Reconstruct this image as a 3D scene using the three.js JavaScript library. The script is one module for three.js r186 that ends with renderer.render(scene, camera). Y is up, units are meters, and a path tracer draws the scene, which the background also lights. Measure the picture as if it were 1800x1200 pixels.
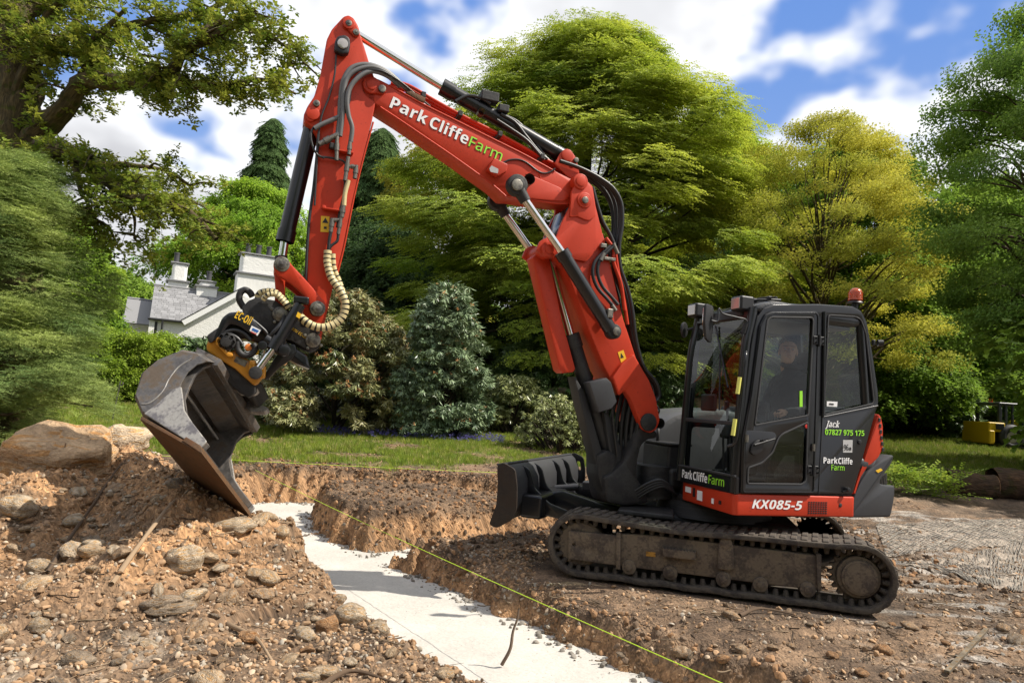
import * as THREE from 'three';
import { mergeGeometries, mergeVertices, toCreasedNormals } from 'three/addons/utils/BufferGeometryUtils.js';
import { RoundedBoxGeometry } from 'three/addons/geometries/RoundedBoxGeometry.js';
import { TextGeometry } from 'three/addons/geometries/TextGeometry.js';
import { FontLoader } from 'three/addons/loaders/FontLoader.js';
import { MarchingCubes } from 'three/addons/objects/MarchingCubes.js';
import { createNoise2D, createNoise3D } from 'simplex-noise';

// ---------------------------------------------------------------- camera, sky, sun, exposure
const scene = new THREE.Scene();
const D2R = Math.PI / 180;
const camera = new THREE.PerspectiveCamera(53.13, 1.5, 0.05, 900);
camera.position.set(0, 1.5, 0);
camera.rotation.set(5 * D2R, 0, 4 * D2R, 'YXZ');
const renderer = new THREE.WebGLRenderer({ antialias: true });
renderer.toneMapping = THREE.LinearToneMapping;
renderer.toneMappingExposure = 1.4;
renderer.shadowMap.enabled = true;

let seedState = 12345;
function seed(s) { seedState = s >>> 0; }
function rnd() { seedState = (seedState + 0x6D2B79F5) >>> 0; let t = seedState; t = Math.imul(t ^ (t >>> 15), t | 1); t ^= t + Math.imul(t ^ (t >>> 7), t | 61); return ((t ^ (t >>> 14)) >>> 0) / 4294967296; }
const rr = (a, b) => a + (b - a) * rnd();
const gauss = () => { let s = 0; for (let i = 0; i < 4; i++) s += rnd(); return (s - 2) / 1.155 * 1.0; };
seed(7); const n2 = createNoise2D(rnd); const n3 = createNoise3D(rnd);
const fbm2 = (x, y, o = 4) => { let s = 0, a = .5; for (let i = 0; i < o; i++) { s += a * n2(x, y); x = x * 2.03 + 7.1; y = y * 2.03 - 3.7; a *= .5; } return s; };
const fbm3 = (x, y, z, o = 4) => { let s = 0, a = .5; for (let i = 0; i < o; i++) { s += a * n3(x, y, z); x = x * 2.03 + 7.1; y = y * 2.03 - 3.7; z = z * 2.03 + 1.3; a *= .5; } return s; };
const clamp = (x, a = 0, b = 1) => Math.min(b, Math.max(a, x));
const sst = (a, b, x) => { const t = clamp((x - a) / (b - a)); return t * t * (3 - 2 * t); };
const lerp = (a, b, t) => a + (b - a) * t;

const SUN_AZ = -5 * D2R, SUN_EL = 52 * D2R;
const sunDir = new THREE.Vector3(Math.cos(SUN_EL) * Math.cos(SUN_AZ), Math.sin(SUN_EL), Math.cos(SUN_EL) * Math.sin(SUN_AZ));
{ // sky: blue air with broken fair-weather cumulus, the same all the way round
  const W = 1536, Hh = 768, d = new Float32Array(W * Hh * 4);
  for (let j = 0; j < Hh; j++) for (let i = 0; i < W; i++) {
    const el = ((j + .5) / Hh - .5) * Math.PI, az = ((i + .5) / W - .5) * 2 * Math.PI;
    const x = Math.cos(el) * Math.cos(az), y = Math.sin(el), z = Math.cos(el) * Math.sin(az);
    const up = Math.max(y, 0), k = Math.pow(1 - up, 3);
    let r = lerp(.085, .40, k), g = lerp(.205, .52, k), b = lerp(.54, .72, k);
    const q = 1 / (up + .42), cx = x * q, cz = z * q;
    const big = fbm3(cx * 1.15 + 3.1, up * .9, cz * 1.15 - 1.7, 5), fine = fbm3(cx * 5.5, up * 4.5, cz * 5.5, 4);
    const dens = big * 1.2 + fine * .55 + .64;
    const a = sst(.0, .42, dens), thick = sst(.25, .95, dens);
    const sh = 1 - .42 * thick * (0.6 + .4 * sst(-.2, .5, fbm3(cx * 2.2 + 9, up * 2.2 - 2, cz * 2.2 + 4, 3)));
    const w = .84;
    r = lerp(r, w * sh * .985, a); g = lerp(g, w * sh * .995, a); b = lerp(b, w * (sh * .97 + .045), a);
    const o = (j * W + i) * 4; d[o] = r; d[o + 1] = g; d[o + 2] = b; d[o + 3] = 1;
  }
  const t = new THREE.DataTexture(d, W, Hh, THREE.RGBAFormat, THREE.FloatType);
  t.mapping = THREE.EquirectangularReflectionMapping; t.magFilter = THREE.LinearFilter; t.needsUpdate = true;
  scene.background = t; scene.environment = t;
}
const sun = new THREE.DirectionalLight(new THREE.Color().setRGB(1, .93, .82), 4.9);
sun.position.copy(sunDir).multiplyScalar(60); sun.target.position.set(0, 0, -6); scene.add(sun, sun.target);
sun.castShadow = true; Object.assign(sun.shadow.camera, { left: -35, right: 35, top: 35, bottom: -35, far: 160 }); sun.shadow.mapSize.set(2048, 2048);

// ---------------------------------------------------------------- helpers
const taken = {};
function numbered(n) { if (!(n in taken)) { taken[n] = 0; return n; } taken[n]++; return n + '_' + String(taken[n]).padStart(3, '0'); }
function thing(name, label, category, pos = [0, 0, 0], turn = 0, group) {
  const o = new THREE.Group(); o.name = numbered(name); scene.add(o); o.position.set(...pos); o.rotation.y = turn;
  o.userData = { label, category }; if (group) o.userData.group = group; return o;
}
function put(name, geo, mat, parent) { const m = new THREE.Mesh(geo, mat); m.name = name; m.castShadow = m.receiveShadow = true; parent.add(m); return m; }
function top(name, geo, mat, label, category, group) {
  const m = put(numbered(name), geo, mat, scene); m.userData = { label, category }; if (group) m.userData.group = group; return m;
}
function setting(name, geo, mat) { const m = put(numbered(name), geo, mat, scene); m.userData = { kind: 'structure' }; return m; }
const V = (x, y, z) => new THREE.Vector3(x, y, z);
function clean(g) { g = g.index ? g.toNonIndexed() : g; for (const k of Object.keys(g.attributes)) if (!['position', 'normal', 'uv'].includes(k)) g.deleteAttribute(k); return g; }
function uvBox(g, s = 1) { // texture coordinates in metres, from the face's own main direction
  g = clean(g); const p = g.attributes.position, uv = new Float32Array(p.count * 2), a = V(), b = V(), c = V();
  for (let i = 0; i < p.count; i += 3) {
    a.fromBufferAttribute(p, i); b.fromBufferAttribute(p, i + 1).sub(a); c.fromBufferAttribute(p, i + 2).sub(a); b.cross(c);
    const x = Math.abs(b.x), y = Math.abs(b.y), z = Math.abs(b.z);
    for (let k = i; k < i + 3; k++) { const X = p.getX(k), Y = p.getY(k), Z = p.getZ(k); const q = x >= y && x >= z ? [Z, Y] : y >= z ? [X, Z] : [X, Y]; uv[k * 2] = q[0] * s; uv[k * 2 + 1] = q[1] * s; }
  }
  g.setAttribute('uv', new THREE.BufferAttribute(uv, 2)); return g;
}
function merge(list) { const g = mergeGeometries(list.map(clean)); return g; }
function shapeOf(pts, r = 0) {
  const s = new THREE.Shape(), n = pts.length;
  if (!r) { pts.forEach((p, i) => i ? s.lineTo(p[0], p[1]) : s.moveTo(p[0], p[1])); s.closePath(); return s; }
  for (let i = 0; i < n; i++) {
    const a = pts[(i + n - 1) % n], b = pts[i], c = pts[(i + 1) % n];
    const la = Math.hypot(a[0] - b[0], a[1] - b[1]), lc = Math.hypot(c[0] - b[0], c[1] - b[1]), ra = Math.min(r, la * .48), rc = Math.min(r, lc * .48);
    const p = [b[0] + (a[0] - b[0]) / la * ra, b[1] + (a[1] - b[1]) / la * ra], q = [b[0] + (c[0] - b[0]) / lc * rc, b[1] + (c[1] - b[1]) / lc * rc];
    i ? s.lineTo(...p) : s.moveTo(...p); s.quadraticCurveTo(b[0], b[1], q[0], q[1]);
  }
  s.closePath(); return s;
}
// a plate or solid: outline in x-y, from lateral offset L0 to L1 (towards the machine's left side, local z = -L)
function extr(pts, L0, L1, r = 0, bevel = .006, holes = [], crease = .6) {
  const s = shapeOf(pts, r); for (const h of holes) s.holes.push(h instanceof THREE.Path ? h : shapeOf(h.pts, h.r || 0));
  const lo = Math.min(L0, L1), hi = Math.max(L0, L1), b = Math.min(bevel, (hi - lo) * .4);
  const g = new THREE.ExtrudeGeometry(s, { depth: hi - lo - 2 * b, bevelEnabled: b > 0, bevelThickness: b, bevelSize: b, bevelOffset: -b, bevelSegments: 2, curveSegments: 6 });
  g.translate(0, 0, -hi + b); return uvBox(toCreasedNormals(g, crease));
}
function sheet(pts, L, r = 0) { const g = new THREE.ShapeGeometry(shapeOf(pts, r), 6); g.translate(0, 0, -L); return clean(g); } // a pane
function inset(pts, w) { const n = pts.length; let A = 0; for (let i = 0; i < n; i++) { const a = pts[i], b = pts[(i + 1) % n]; A += a[0] * b[1] - b[0] * a[1]; } const s = A > 0 ? 1 : -1; return pts.map((p, i) => { const a = pts[(i + n - 1) % n], c = pts[(i + 1) % n]; const d0 = [p[0] - a[0], p[1] - a[1]], d1 = [c[0] - p[0], c[1] - p[1]], l0 = Math.hypot(...d0), l1 = Math.hypot(...d1), n0 = [-d0[1] / l0 * s, d0[0] / l0 * s], n1 = [-d1[1] / l1 * s, d1[0] / l1 * s], k = 1 + n0[0] * n1[0] + n0[1] * n1[1]; const m = w / Math.max(k, .35); return [p[0] + (n0[0] + n1[0]) * m, p[1] + (n0[1] + n1[1]) * m]; }); }
const rim = (pts, w, L0, L1, r) => extr(pts, L0, L1, r, .003, [{ pts: inset(pts, w), r: Math.max(.004, r - w) }]); // a frame that follows an outline
function holeCircle(x, y, r) { const h = new THREE.Path(); h.absarc(x, y, r, 0, Math.PI * 2); return h; }
function bx(w, h, d, x = 0, y = 0, z = 0, r = .008) { const g = r ? new RoundedBoxGeometry(w, h, d, 2, Math.min(r, w * .45, h * .45, d * .45)) : new THREE.BoxGeometry(w, h, d); g.translate(x, y, z); return uvBox(g); }
function rod(p, q, r, r2 = r, seg = 20, caps = false) {
  const a = V(...p), b = V(...q), d = b.clone().sub(a), L = d.length();
  const g = new THREE.CylinderGeometry(r2, r, L, seg, 1, caps); g.translate(0, L / 2, 0);
  g.applyQuaternion(new THREE.Quaternion().setFromUnitVectors(V(0, 1, 0), d.normalize())); g.translate(...p); return clean(g);
}
const bar = (p, q, r, r2, seg) => rod(p, q, r, r2, seg, true);
function hose(pts, r, seg = 40, rs = 8) { return clean(new THREE.TubeGeometry(new THREE.CatmullRomCurve3(pts.map(p => V(...p)), false, 'centripetal'), seg, r, rs)); }
function taperTube(pts, r0, r1, seg = 20, rs = 7, wob = 0, pw = 1) { // limb of a tree or a root
  const c = new THREE.CatmullRomCurve3(pts.map(p => p.isVector3 ? p : V(...p)), false, 'centripetal'), g = new THREE.TubeGeometry(c, seg, 1, rs), p = g.attributes.position, u = g.attributes.uv, Ln = c.getLength();
  for (let i = 0; i <= seg; i++) { const t = i / seg, r = lerp(r0, r1, Math.pow(t, pw)), o = c.getPointAt(t);
    for (let k = 0; k <= rs; k++) { const n = i * (rs + 1) + k; let x = p.getX(n) - o.x, y = p.getY(n) - o.y, z = p.getZ(n) - o.z;
      const w = r * (1 + (wob ? wob * n3(x * 1.7 + o.x * 3, y * 1.7 + o.y * 3, z * 1.7 + o.z * 3) : 0)); p.setXYZ(n, o.x + x * w, o.y + y * w, o.z + z * w); u.setXY(n, k / rs * Math.max(.1, r0 * 6.28), t * Ln); } }
  g.computeVertexNormals(); return clean(g);
}
const disc = (x, y, L0, L1, r, seg = 24, bev = .004) => extr(Array.from({ length: seg }, (_, i) => [x + r * Math.cos(i / seg * 6.2832), y + r * Math.sin(i / seg * 6.2832)]), L0, L1, 0, bev);
function xform(g, { t = [0, 0, 0], r = [0, 0, 0], s = [1, 1, 1] } = {}) { g.applyMatrix4(new THREE.Matrix4().compose(V(...t), new THREE.Quaternion().setFromEuler(new THREE.Euler(...r)), V(...s))); return g; }

// ---------------------------------------------------------------- textures: what surfaces are made of
function pnoise(x, y, per, sd) { const X = Math.floor(x), Y = Math.floor(y), fx = x - X, fy = y - Y; const h = (i, j) => { i = ((i % per) + per) % per; j = ((j % per) + per) % per; let n = Math.imul(i + sd * 57, 374761393) ^ Math.imul(j + 13, 668265263); n = Math.imul(n ^ (n >>> 13), 1274126177); return ((n ^ (n >>> 16)) >>> 0) / 4294967295; };
  const u = fx * fx * (3 - 2 * fx), v = fy * fy * (3 - 2 * fy); return lerp(lerp(h(X, Y), h(X + 1, Y), u), lerp(h(X, Y + 1), h(X + 1, Y + 1), u), v); }
const pfbm = (u, v, per, o, sd = 1) => { let s = 0, a = .5, w = 0; for (let i = 0; i < o; i++) { s += a * pnoise(u * per, v * per, per, sd + i); w += a; a *= .55; per *= 2; } return s / w; };
function tex(size, fn, srgb = true, rep = 1) {
  const d = new Uint8Array(size * size * 4);
  for (let j = 0; j < size; j++) for (let i = 0; i < size; i++) { const c = fn(i / size, j / size, i, j), o = (j * size + i) * 4; for (let k = 0; k < 3; k++) d[o + k] = clamp((c.length ? c[k] : c) * 255, 0, 255); d[o + 3] = 255; }
  const t = new THREE.DataTexture(d, size, size); t.wrapS = t.wrapT = THREE.RepeatWrapping; t.magFilter = THREE.LinearFilter; t.minFilter = THREE.LinearMipmapLinearFilter; if (srgb) t.colorSpace = THREE.SRGBColorSpace; t.repeat.set(rep, rep); t.needsUpdate = true; return t;
}
const lin = (r, g, b) => new THREE.Color().setRGB(r, g, b);
const std = (o) => new THREE.MeshStandardMaterial({ side: THREE.DoubleSide, ...o });
const phy = (o) => new THREE.MeshPhysicalMaterial({ side: THREE.DoubleSide, ...o });
const T = {};
T.grain = tex(512, (u, v) => { const n = pfbm(u, v, 16, 5, 3); return .45 + .55 * n; }, false);
T.soil = tex(1024, (u, v) => { const a = pfbm(u, v, 8, 4, 11), b = pfbm(u, v, 48, 3, 21), c = pfbm(u, v, 160, 2, 31); const pe = pnoise(u * 90, v * 90, 90, 77); let k = .30 + .42 * a + .34 * (b - .5) + .42 * (c - .5) + .24; let w = pe > .86 ? (pe - .86) * 3.4 : 0; return [k + w, k * .985 + w * .97, k * .965 + w * .92]; });
T.soilBump = tex(1024, (u, v) => { const b = pfbm(u, v, 40, 4, 21), c = pfbm(u, v, 160, 2, 31); return .55 * b + .45 * c; }, false);
T.mud = tex(512, (u, v) => { const a = pfbm(u, v, 6, 5, 5), b = pfbm(u, v, 40, 3, 6); const k = sst(.38, .62, a * .7 + b * .3); return [lerp(.72, 1, k) * (.9 + .1 * b), lerp(.70, .98, k) * (.9 + .1 * b), lerp(.70, .93, k) * (.9 + .1 * b)]; });
T.wear = tex(512, (u, v) => { const a = pfbm(u, v, 5, 5, 15), b = pfbm(u, v, 64, 2, 16); let k = .86 + .14 * a; if (b > .80 && a > .52) k -= .25 * (b - .80) / .2; return [k, k * (.985 + .015 * a), k * (.97 + .03 * a)]; });
T.bark = tex(512, (u, v) => { const a = pfbm(u * 1, v * .25, 32, 4, 41), b = pfbm(u, v, 10, 4, 42), m = sst(.48, .66, pfbm(u, v, 7, 4, 43)); const k = .35 + .55 * a + .25 * (b - .5); return [lerp(k, k * .78, m), lerp(k * .92, k * .86, m), lerp(k * .8, k * .42, m)]; });
T.steel = tex(1024, (u, v) => { const a = pfbm(u, v, 4, 6, 51), b = pfbm(u, v * .12, 90, 3, 52), c = pfbm(u * .15, v, 70, 3, 53), d = pfbm(u, v, 24, 4, 54); const dirt = sst(.46, .64, a * .6 + d * .4); let k = .54 + .13 * (b - .5) + .09 * (c - .5) + .26 * (d - .5) + .2 * (a - .5); return [lerp(k, .52, dirt * .8), lerp(k * .985, .455, dirt * .8), lerp(k * .97, .385, dirt * .8)]; });
T.steelR = tex(512, (u, v) => { const a = pfbm(u, v, 4, 6, 51), d = pfbm(u, v, 24, 4, 54); const k = .42 + .4 * sst(.42, .62, a * .6 + d * .4); return [k, k, k]; }, false);
T.conc = tex(1024, (u, v) => { const a = pfbm(u, v, 4, 5, 61), b = pfbm(u, v, 90, 3, 62), s = pnoise(u * 140, v * 140, 140, 63); let k = .84 + .12 * (a - .5) + .10 * (b - .5); if (s > .93) k -= .2; return [k, k * .985, k * .955]; });
T.rock = tex(512, (u, v) => { const a = pfbm(u, v, 4, 6, 71), b = pfbm(u, v, 40, 3, 72), l = pfbm(u * .3, v * 1.6, 10, 3, 73); const k = .48 + .5 * a + .22 * (b - .5); const o = sst(.5, .7, l); return [k, lerp(k * .95, k * .84, o), lerp(k * .88, k * .62, o)]; });
function metres(t, rep) { const c = t.clone(); c.repeat.set(rep, rep); c.needsUpdate = true; return c; }

const M = {
  red: phy({ color: lin(.56, .045, .014), roughness: .46, specularIntensity: .6, clearcoat: .08, clearcoatRoughness: .3, map: metres(T.wear, .9) }),
  black: phy({ color: lin(.009, .0095, .012), roughness: .34, specularIntensity: .8, clearcoat: .3, clearcoatRoughness: .12, map: metres(T.wear, 1.3) }),
  darkGrey: std({ color: lin(.042, .044, .05), roughness: .5, map: metres(T.wear, 1.3) }),
  cast: std({ color: lin(.026, .026, .028), roughness: .62, map: metres(T.mud, 1.5), bumpMap: metres(T.grain, 2), bumpScale: .003 }),
  rubber: std({ color: lin(.02, .02, .021), roughness: .62 }),
  hoseRub: std({ color: lin(.018, .018, .019), roughness: .42 }),
  greyHose: std({ color: lin(.13, .13, .13), roughness: .45 }),
  spiral: std({ color: lin(.55, .46, .24), roughness: .5 }),
  muddy: std({ color: lin(.15, .12, .092), roughness: .88, map: metres(T.mud, 1.7), bumpMap: metres(T.grain, 4), bumpScale: .004 }),
  trackRub: std({ color: lin(.088, .074, .062), roughness: .85, map: metres(T.mud, 2.3), bumpMap: metres(T.grain, 4), bumpScale: .005 }),
  chrome: std({ color: lin(.78, .78, .78), roughness: .14, metalness: 1 }),
  steel: std({ color: lin(.27, .265, .25), roughness: .48, metalness: .85, map: metres(T.mud, 6) }),
  bucket: std({ color: lin(.46, .44, .43), roughness: 1, metalness: .25, map: metres(T.steel, 1.1), roughnessMap: metres(T.steelR, 1.1), bumpMap: metres(T.grain, 3), bumpScale: .0025 }),
  bucketWorn: std({ color: lin(.40, .395, .40), roughness: .5, metalness: .45, map: metres(T.mud, 1.6), bumpMap: metres(T.grain, 4), bumpScale: .002 }),
  bucketRust: std({ color: lin(.44, .24, .11), roughness: .7, metalness: .2, map: metres(T.steel, 1.7), bumpMap: metres(T.grain, 5), bumpScale: .003 }),
  bladeEnd: std({ color: lin(.10, .072, .055), roughness: .75, metalness: .2, map: metres(T.steel, 2), bumpMap: metres(T.grain, 5), bumpScale: .003 }),
  yellow: phy({ color: lin(.62, .27, .018), roughness: .4, clearcoat: .3, map: metres(T.wear, 2) }),
  decalYellow: std({ color: lin(.8, .48, .02), roughness: .5 }),
  white: std({ color: lin(.82, .82, .82), roughness: .5 }),
  lime: std({ color: lin(.30, .72, .035), roughness: .5 }),
  paleYellow: std({ color: lin(.72, .70, .16), roughness: .5 }),
  ink: std({ color: lin(.012, .012, .014), roughness: .5 }),
  decalRed: std({ color: lin(.6, .03, .02), roughness: .5 }),
  glass: phy({ color: lin(.74, .80, .78), roughness: .02, transmission: 1, thickness: 0, ior: 1.5 }),
  lampGlass: phy({ color: lin(.42, .40, .38), roughness: .12, metalness: .3, clearcoat: 1 }),
  amber: phy({ color: lin(.75, .13, .01), roughness: .2, transmission: .55, thickness: 0, clearcoat: .6 }),
  trim: std({ color: lin(.03, .03, .032), roughness: .6 }),
  seat: std({ color: lin(.03, .03, .033), roughness: .85 }),
};

// ---------------------------------------------------------------- the ground: level site, dug trench, spoil heap, lawn behind
const trenchMain = [[-3.3, -9.9], [-2.8, -8.35], [-1.83, -7.3], [-.49, -5.64], [.50, -4.48], [1.95, -3.15]];
const trenchSide = [[-1.1, -7.62], [1.3, -9.7]];
const trenchFar = [[-3.3, -10.3], [3.6, -11.9]];
function segDist(px, pz, line) { let best = 1e9, bt = 0, bs = 0; for (let i = 0; i + 1 < line.length; i++) { const [ax, az] = line[i], [b, c] = line[i + 1]; const dx = b - ax, dz = c - az, t = clamp(((px - ax) * dx + (pz - az) * dz) / (dx * dx + dz * dz)); const d = Math.hypot(px - ax - dx * t, pz - az - dz * t); if (d < best) { best = d; bt = i + t; bs = (pz - az) * dx - (px - ax) * dz; } } return [best, bt, bs]; }
function trenchDist(x, z) { const w = .08 * n2(x * 1.9, z * 1.9) + .045 * n2(x * 5, z * 5) + .012 * n2(x * 13, z * 13); return Math.min(segDist(x, z, trenchMain)[0] - .58, segDist(x, z, trenchSide)[0] - .36, segDist(x, z, trenchFar)[0] - .42) + w; }
const ridge = [[...[[-4.65,-5.467]][0], .5], [...[[-3.809,-5.536]][0], .58], [...[[-3.659,-6.563]][0], .70], [...[[-2.458,-5.463]][0], .60], [...[[-1.983,-5.523]][0], .42], [...[[-1.163,-5.3]][0], .04], [...[[-0.382,-4.556]][0], -.06], [...[[0.102,-3.973]][0], -.1]];
function base(x, z) {
  const s = .058, f = Math.max(0, -z - 8), near = Math.min(f, 10), far = Math.max(0, f - 10), mid = Math.min(far, 14);
  let y = s * near + mid * lerp(.03, .05, sst(2, 12, x)) + (far - mid) * .012 + .05 * n2(x * .16, z * .16) * sst(6, 14, Math.abs(z));
  y += .10 * sst(-.2, -1.2, x) * sst(-6.2, -7.4, z) * sst(-12, -10, z) * 1;           // the banks stand a little proud
  y -= .10 * sst(2.2, 1.2, Math.abs(x + .6 - .85 * (z + 5.2))) * sst(-2.2, -3.4, z) * sst(-7.4, -6.4, z) * sst(-2.6, -1.2, x); // the heap's toe runs down to the pour
  return y;
}
const ridge2 = [[...[[-1.983,-5.523]][0], .40], [...[[-2.25,-5.036]][0], .36], [...[[-2.421,-4.495]][0], .25], [...[[-2.706,-4.166]][0], .12]];
function ridgeLift(x, z, line, front, back) {
  const [d, t, side] = segDist(x, z, line), i = Math.min(Math.floor(t), line.length - 2), h = lerp(line[i][2], line[i + 1][2], t - i);
  const w = side > 0 ? front(t) : back(t), f = 1 - clamp(d / w); return (h + .03) * (side > 0 ? Math.pow(f, 1.2) : f * f * (3 - 2 * f));
}
function mound(x, z) {
  const a = ridgeLift(x, z, ridge, (t) => t < 4 ? lerp(1.25, 1.05, clamp(t / 4)) : lerp(1.05, 1.9, clamp((t - 4) / .8)), (t) => lerp(1.4, .75, clamp((t - 3) / 3)));
  const b = ridgeLift(x, z, ridge2.slice().reverse(), () => .6, () => 2.1), k = .10; // second hump in front of the hollow
  const h = clamp(.5 + .5 * (a - b) / k); return lerp(b, a, h) + k * h * (1 - h) * .5;
}
function soilZone(x, z) { // 1 where bare earth lies, 0 on the lawn
  const e = lerp(-11.3, -13.6, sst(-4.5, 2.5, x)) - .5 * n2(x * .35, 3.3) - .22 * n2(x * 1.4, 8.1);
  const right = x > 5 ? lerp(0, -1.6, sst(5, 8, x)) : 0;
  return sst(-.5, .5, z - e - right + .5 * n2(x * .9, z * .9));
}
function lawn(x, z) { let g = 1 - soilZone(x, z); g *= sst(-.42, .18, fbm2(x * .42 + 3, z * .6, 3) + .25 - (z > -15.5 && x > -3 && x < 4 ? .42 * sst(1.2, 0, Math.abs(z + 14.6 + .16 * x)) : 0)); return clamp(g); }
const MATS = [[[[5.246,-9.679],[8.362,-11.066],[6.931,-9.171],[4.487,-8.026]]].flat(), [[[4.377,-7.547],[7.02,-9.289],[4.984,-6.593],[4.776,-7.171]]].flat()];
function groundY(x, z, fine = true) {
  let y = base(x, z); const sz = soilZone(x, z);
  const m = mound(x, z), td = trenchDist(x, z);
  y += Math.max(0, m);
  if (td < .7) { const k = sst(.26, -.06, td + .04 * n2(x * 4, z * 4)); y = lerp(y, -.40, k); }
  if (fine && z > -16 && z < 0) {
    const heap = clamp(m * 3), rough = sz * (.45 + .8 * heap) * (Math.abs(x - 2) < 2.6 && z < -5.3 && z > -8.6 ? .35 : 1);
    y += rough * (.075 * fbm2(x * .9, z * .9, 3) + .05 * fbm2(x * 3.1, z * 3.1, 3) + .028 * Math.abs(n2(x * 9, z * 9)) + .016 * n2(x * 21, z * 21));
    if (x > 3.2) y += .05 * sz * sst(3.2, 4.5, x) * fbm2(x * 1.6, z * 4.2, 3);
  }
  return y;
}
const UNDER_TRACK = (x, z) => { const dx = x - 2.11, dz = z + 6.891, D = dx * -.969 + dz * -.247, L = dx * -.247 + dz * .969; return Math.abs(D) < 1.55 ? sst(.42, .27, Math.min(Math.abs(L - .875), Math.abs(L + .875))) * sst(1.6, 1.3, Math.abs(D)) : 0; };
function gy(x, z) { return lerp(groundY(x, z), -.012, UNDER_TRACK(x, z)); }
{
  const axis = (parts) => { const a = []; for (const [from, to, step] of parts) for (let v = from; v < to - 1e-6; v += step) a.push(v); return a; };
  const grow = (from, to, step, k) => { const a = []; let v = from; while (v < to) { a.push(v); v += step; step *= k; } a.push(to); return a; };
  const xs = [...grow(4.6, 260, .04, 1.075).map(v => -v).reverse(), ...axis([[-4.57, 4.9, .026]]), ...grow(4.9, 260, .035, 1.075)];
  const zs = [...grow(10.6, 420, .035, 1.06).map(v => -v).reverse(), ...axis([[-10.57, -2.0, .026]]), ...grow(-2.0, 160, .05, 1.13)];
  const nx = xs.length, nz = zs.length, pos = new Float32Array(nx * nz * 3), col = new Float32Array(nx * nz * 3), uv = new Float32Array(nx * nz * 2), idx = [];
  const clay = [.64, .375, .19], soil = [.30, .20, .125], dark = [.15, .10, .064], dust = [.56, .47, .37], litter = [.36, .23, .14], turf = [.155, .19, .045], grey = [.50, .48, .45];
  const mix = (a, b, t) => [lerp(a[0], b[0], t), lerp(a[1], b[1], t), lerp(a[2], b[2], t)];
  for (let j = 0; j < nz; j++) for (let i = 0; i < nx; i++) {
    const x = xs[i], z = zs[j], o = j * nx + i, y = gy(x, z);
    pos.set([x, y, z], o * 3); const yc = z > -14 && Math.abs(x) < 8 ? groundY(x, z, false) : 0; uv.set([(x + .35 * yc) / 1.9, (z - .4 * yc) / 1.9], o * 2);
    const near = z > -20 && Math.abs(x) < 20, b = near ? base(x, z) : 0, m = near ? mound(x, z) : 0, sz = near ? soilZone(x, z) : 0;
    const p1 = fbm2(x * .8 + 11, z * .8, 4), p2 = fbm2(x * 2.6 - 5, z * 2.6 + 2, 3);
    let c = mix(soil, dark, sst(-.15, .35, p1 + .3 * p2 + .08));
    c = mix(c, clay, clamp(sst(.02, .3, m) * sst(-.45, .35, p1 + .35 * p2 + .12)));
    const td = near ? trenchDist(x, z) : 9;
    if (td < .55) { const dep = b - y + .06 * p2; c = mix(c, mix(clay, soil, .25 + .5 * p2), sst(.05, .13, dep)); /* subsoil laid bare below the topsoil */ }
    if (near && z > -11 && x > 2.2) { const st = sst(.02, .34, fbm2(x * .9 + 4, z * 2.6 + 9, 4)); c = mix(c, grey, .75 * st * sst(2.2, 3.4, x)); }
    if (near && x > 3) c = mix(c, dust, .22 * sst(3, 5, x) * sst(-.1, .5, p2));;
    if (near && z > -6 && m < .05 && x < -1.6) c = mix(c, dust, .5 * sst(-.2, .4, p1 + p2));
    const g = lawn(x, z); if (sz < 1) c = mix(c, litter, (1 - sz) * .8); c = mix(c, turf, g);
    if (!near) c = mix(turf, dark, sst(-.3, .3, p1) * .5);
    col.set(c, o * 3);
  }
  for (let j = 0; j + 1 < nz; j++) for (let i = 0; i + 1 < nx; i++) { const a = j * nx + i; idx.push(a, a + nx, a + 1, a + 1, a + nx, a + nx + 1); }
  const g = new THREE.BufferGeometry(); g.setAttribute('position', new THREE.BufferAttribute(pos, 3)); g.setAttribute('color', new THREE.BufferAttribute(col, 3)); g.setAttribute('uv', new THREE.BufferAttribute(uv, 2)); g.setIndex(idx); g.computeVertexNormals();
  console.log('ground', nx, nz);
  setting('ground', g, std({ vertexColors: true, map: T.soil, bumpMap: T.soilBump, bumpScale: .022, roughness: .96, side: THREE.FrontSide }));
}
{ // poured concrete footing in the trench: one slightly uneven sheet following the three arms
  const x0 = -4.2, x1 = 3.6, z0 = -12.4, z1 = -2.6, st = .06, nx = Math.round((x1 - x0) / st) + 1, nz = Math.round((z1 - z0) / st) + 1, pos = [], uv = [], idx = [], id = new Map();
  const inside = (x, z) => trenchDist(x, z) < .26;
  const vid = (i, j) => { const k = j * nx + i; if (!id.has(k)) { const x = x0 + i * st, z = z0 + j * st; id.set(k, pos.length / 3); pos.push(x, -.30 + .009 * fbm2(x * 1.3, z * 1.3, 3) + .003 * n2(x * 7, z * 7), z); uv.push(x / 1.3, z / 1.3); } return id.get(k); };
  for (let j = 0; j + 1 < nz; j++) for (let i = 0; i + 1 < nx; i++) if (inside(x0 + (i + .5) * st, z0 + (j + .5) * st)) { const a = vid(i, j), b = vid(i + 1, j), c = vid(i, j + 1), d = vid(i + 1, j + 1); idx.push(a, c, b, b, c, d); }
  const g = new THREE.BufferGeometry(); g.setAttribute('position', new THREE.Float32BufferAttribute(pos, 3)); g.setAttribute('uv', new THREE.Float32BufferAttribute(uv, 2)); g.setIndex(idx); g.computeVertexNormals();
  setting('concrete_footing', g, std({ color: lin(.72, .71, .69), map: T.conc, bumpMap: metres(T.grain, 3), bumpScale: .006, roughness: .9, side: THREE.FrontSide }));
}
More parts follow.
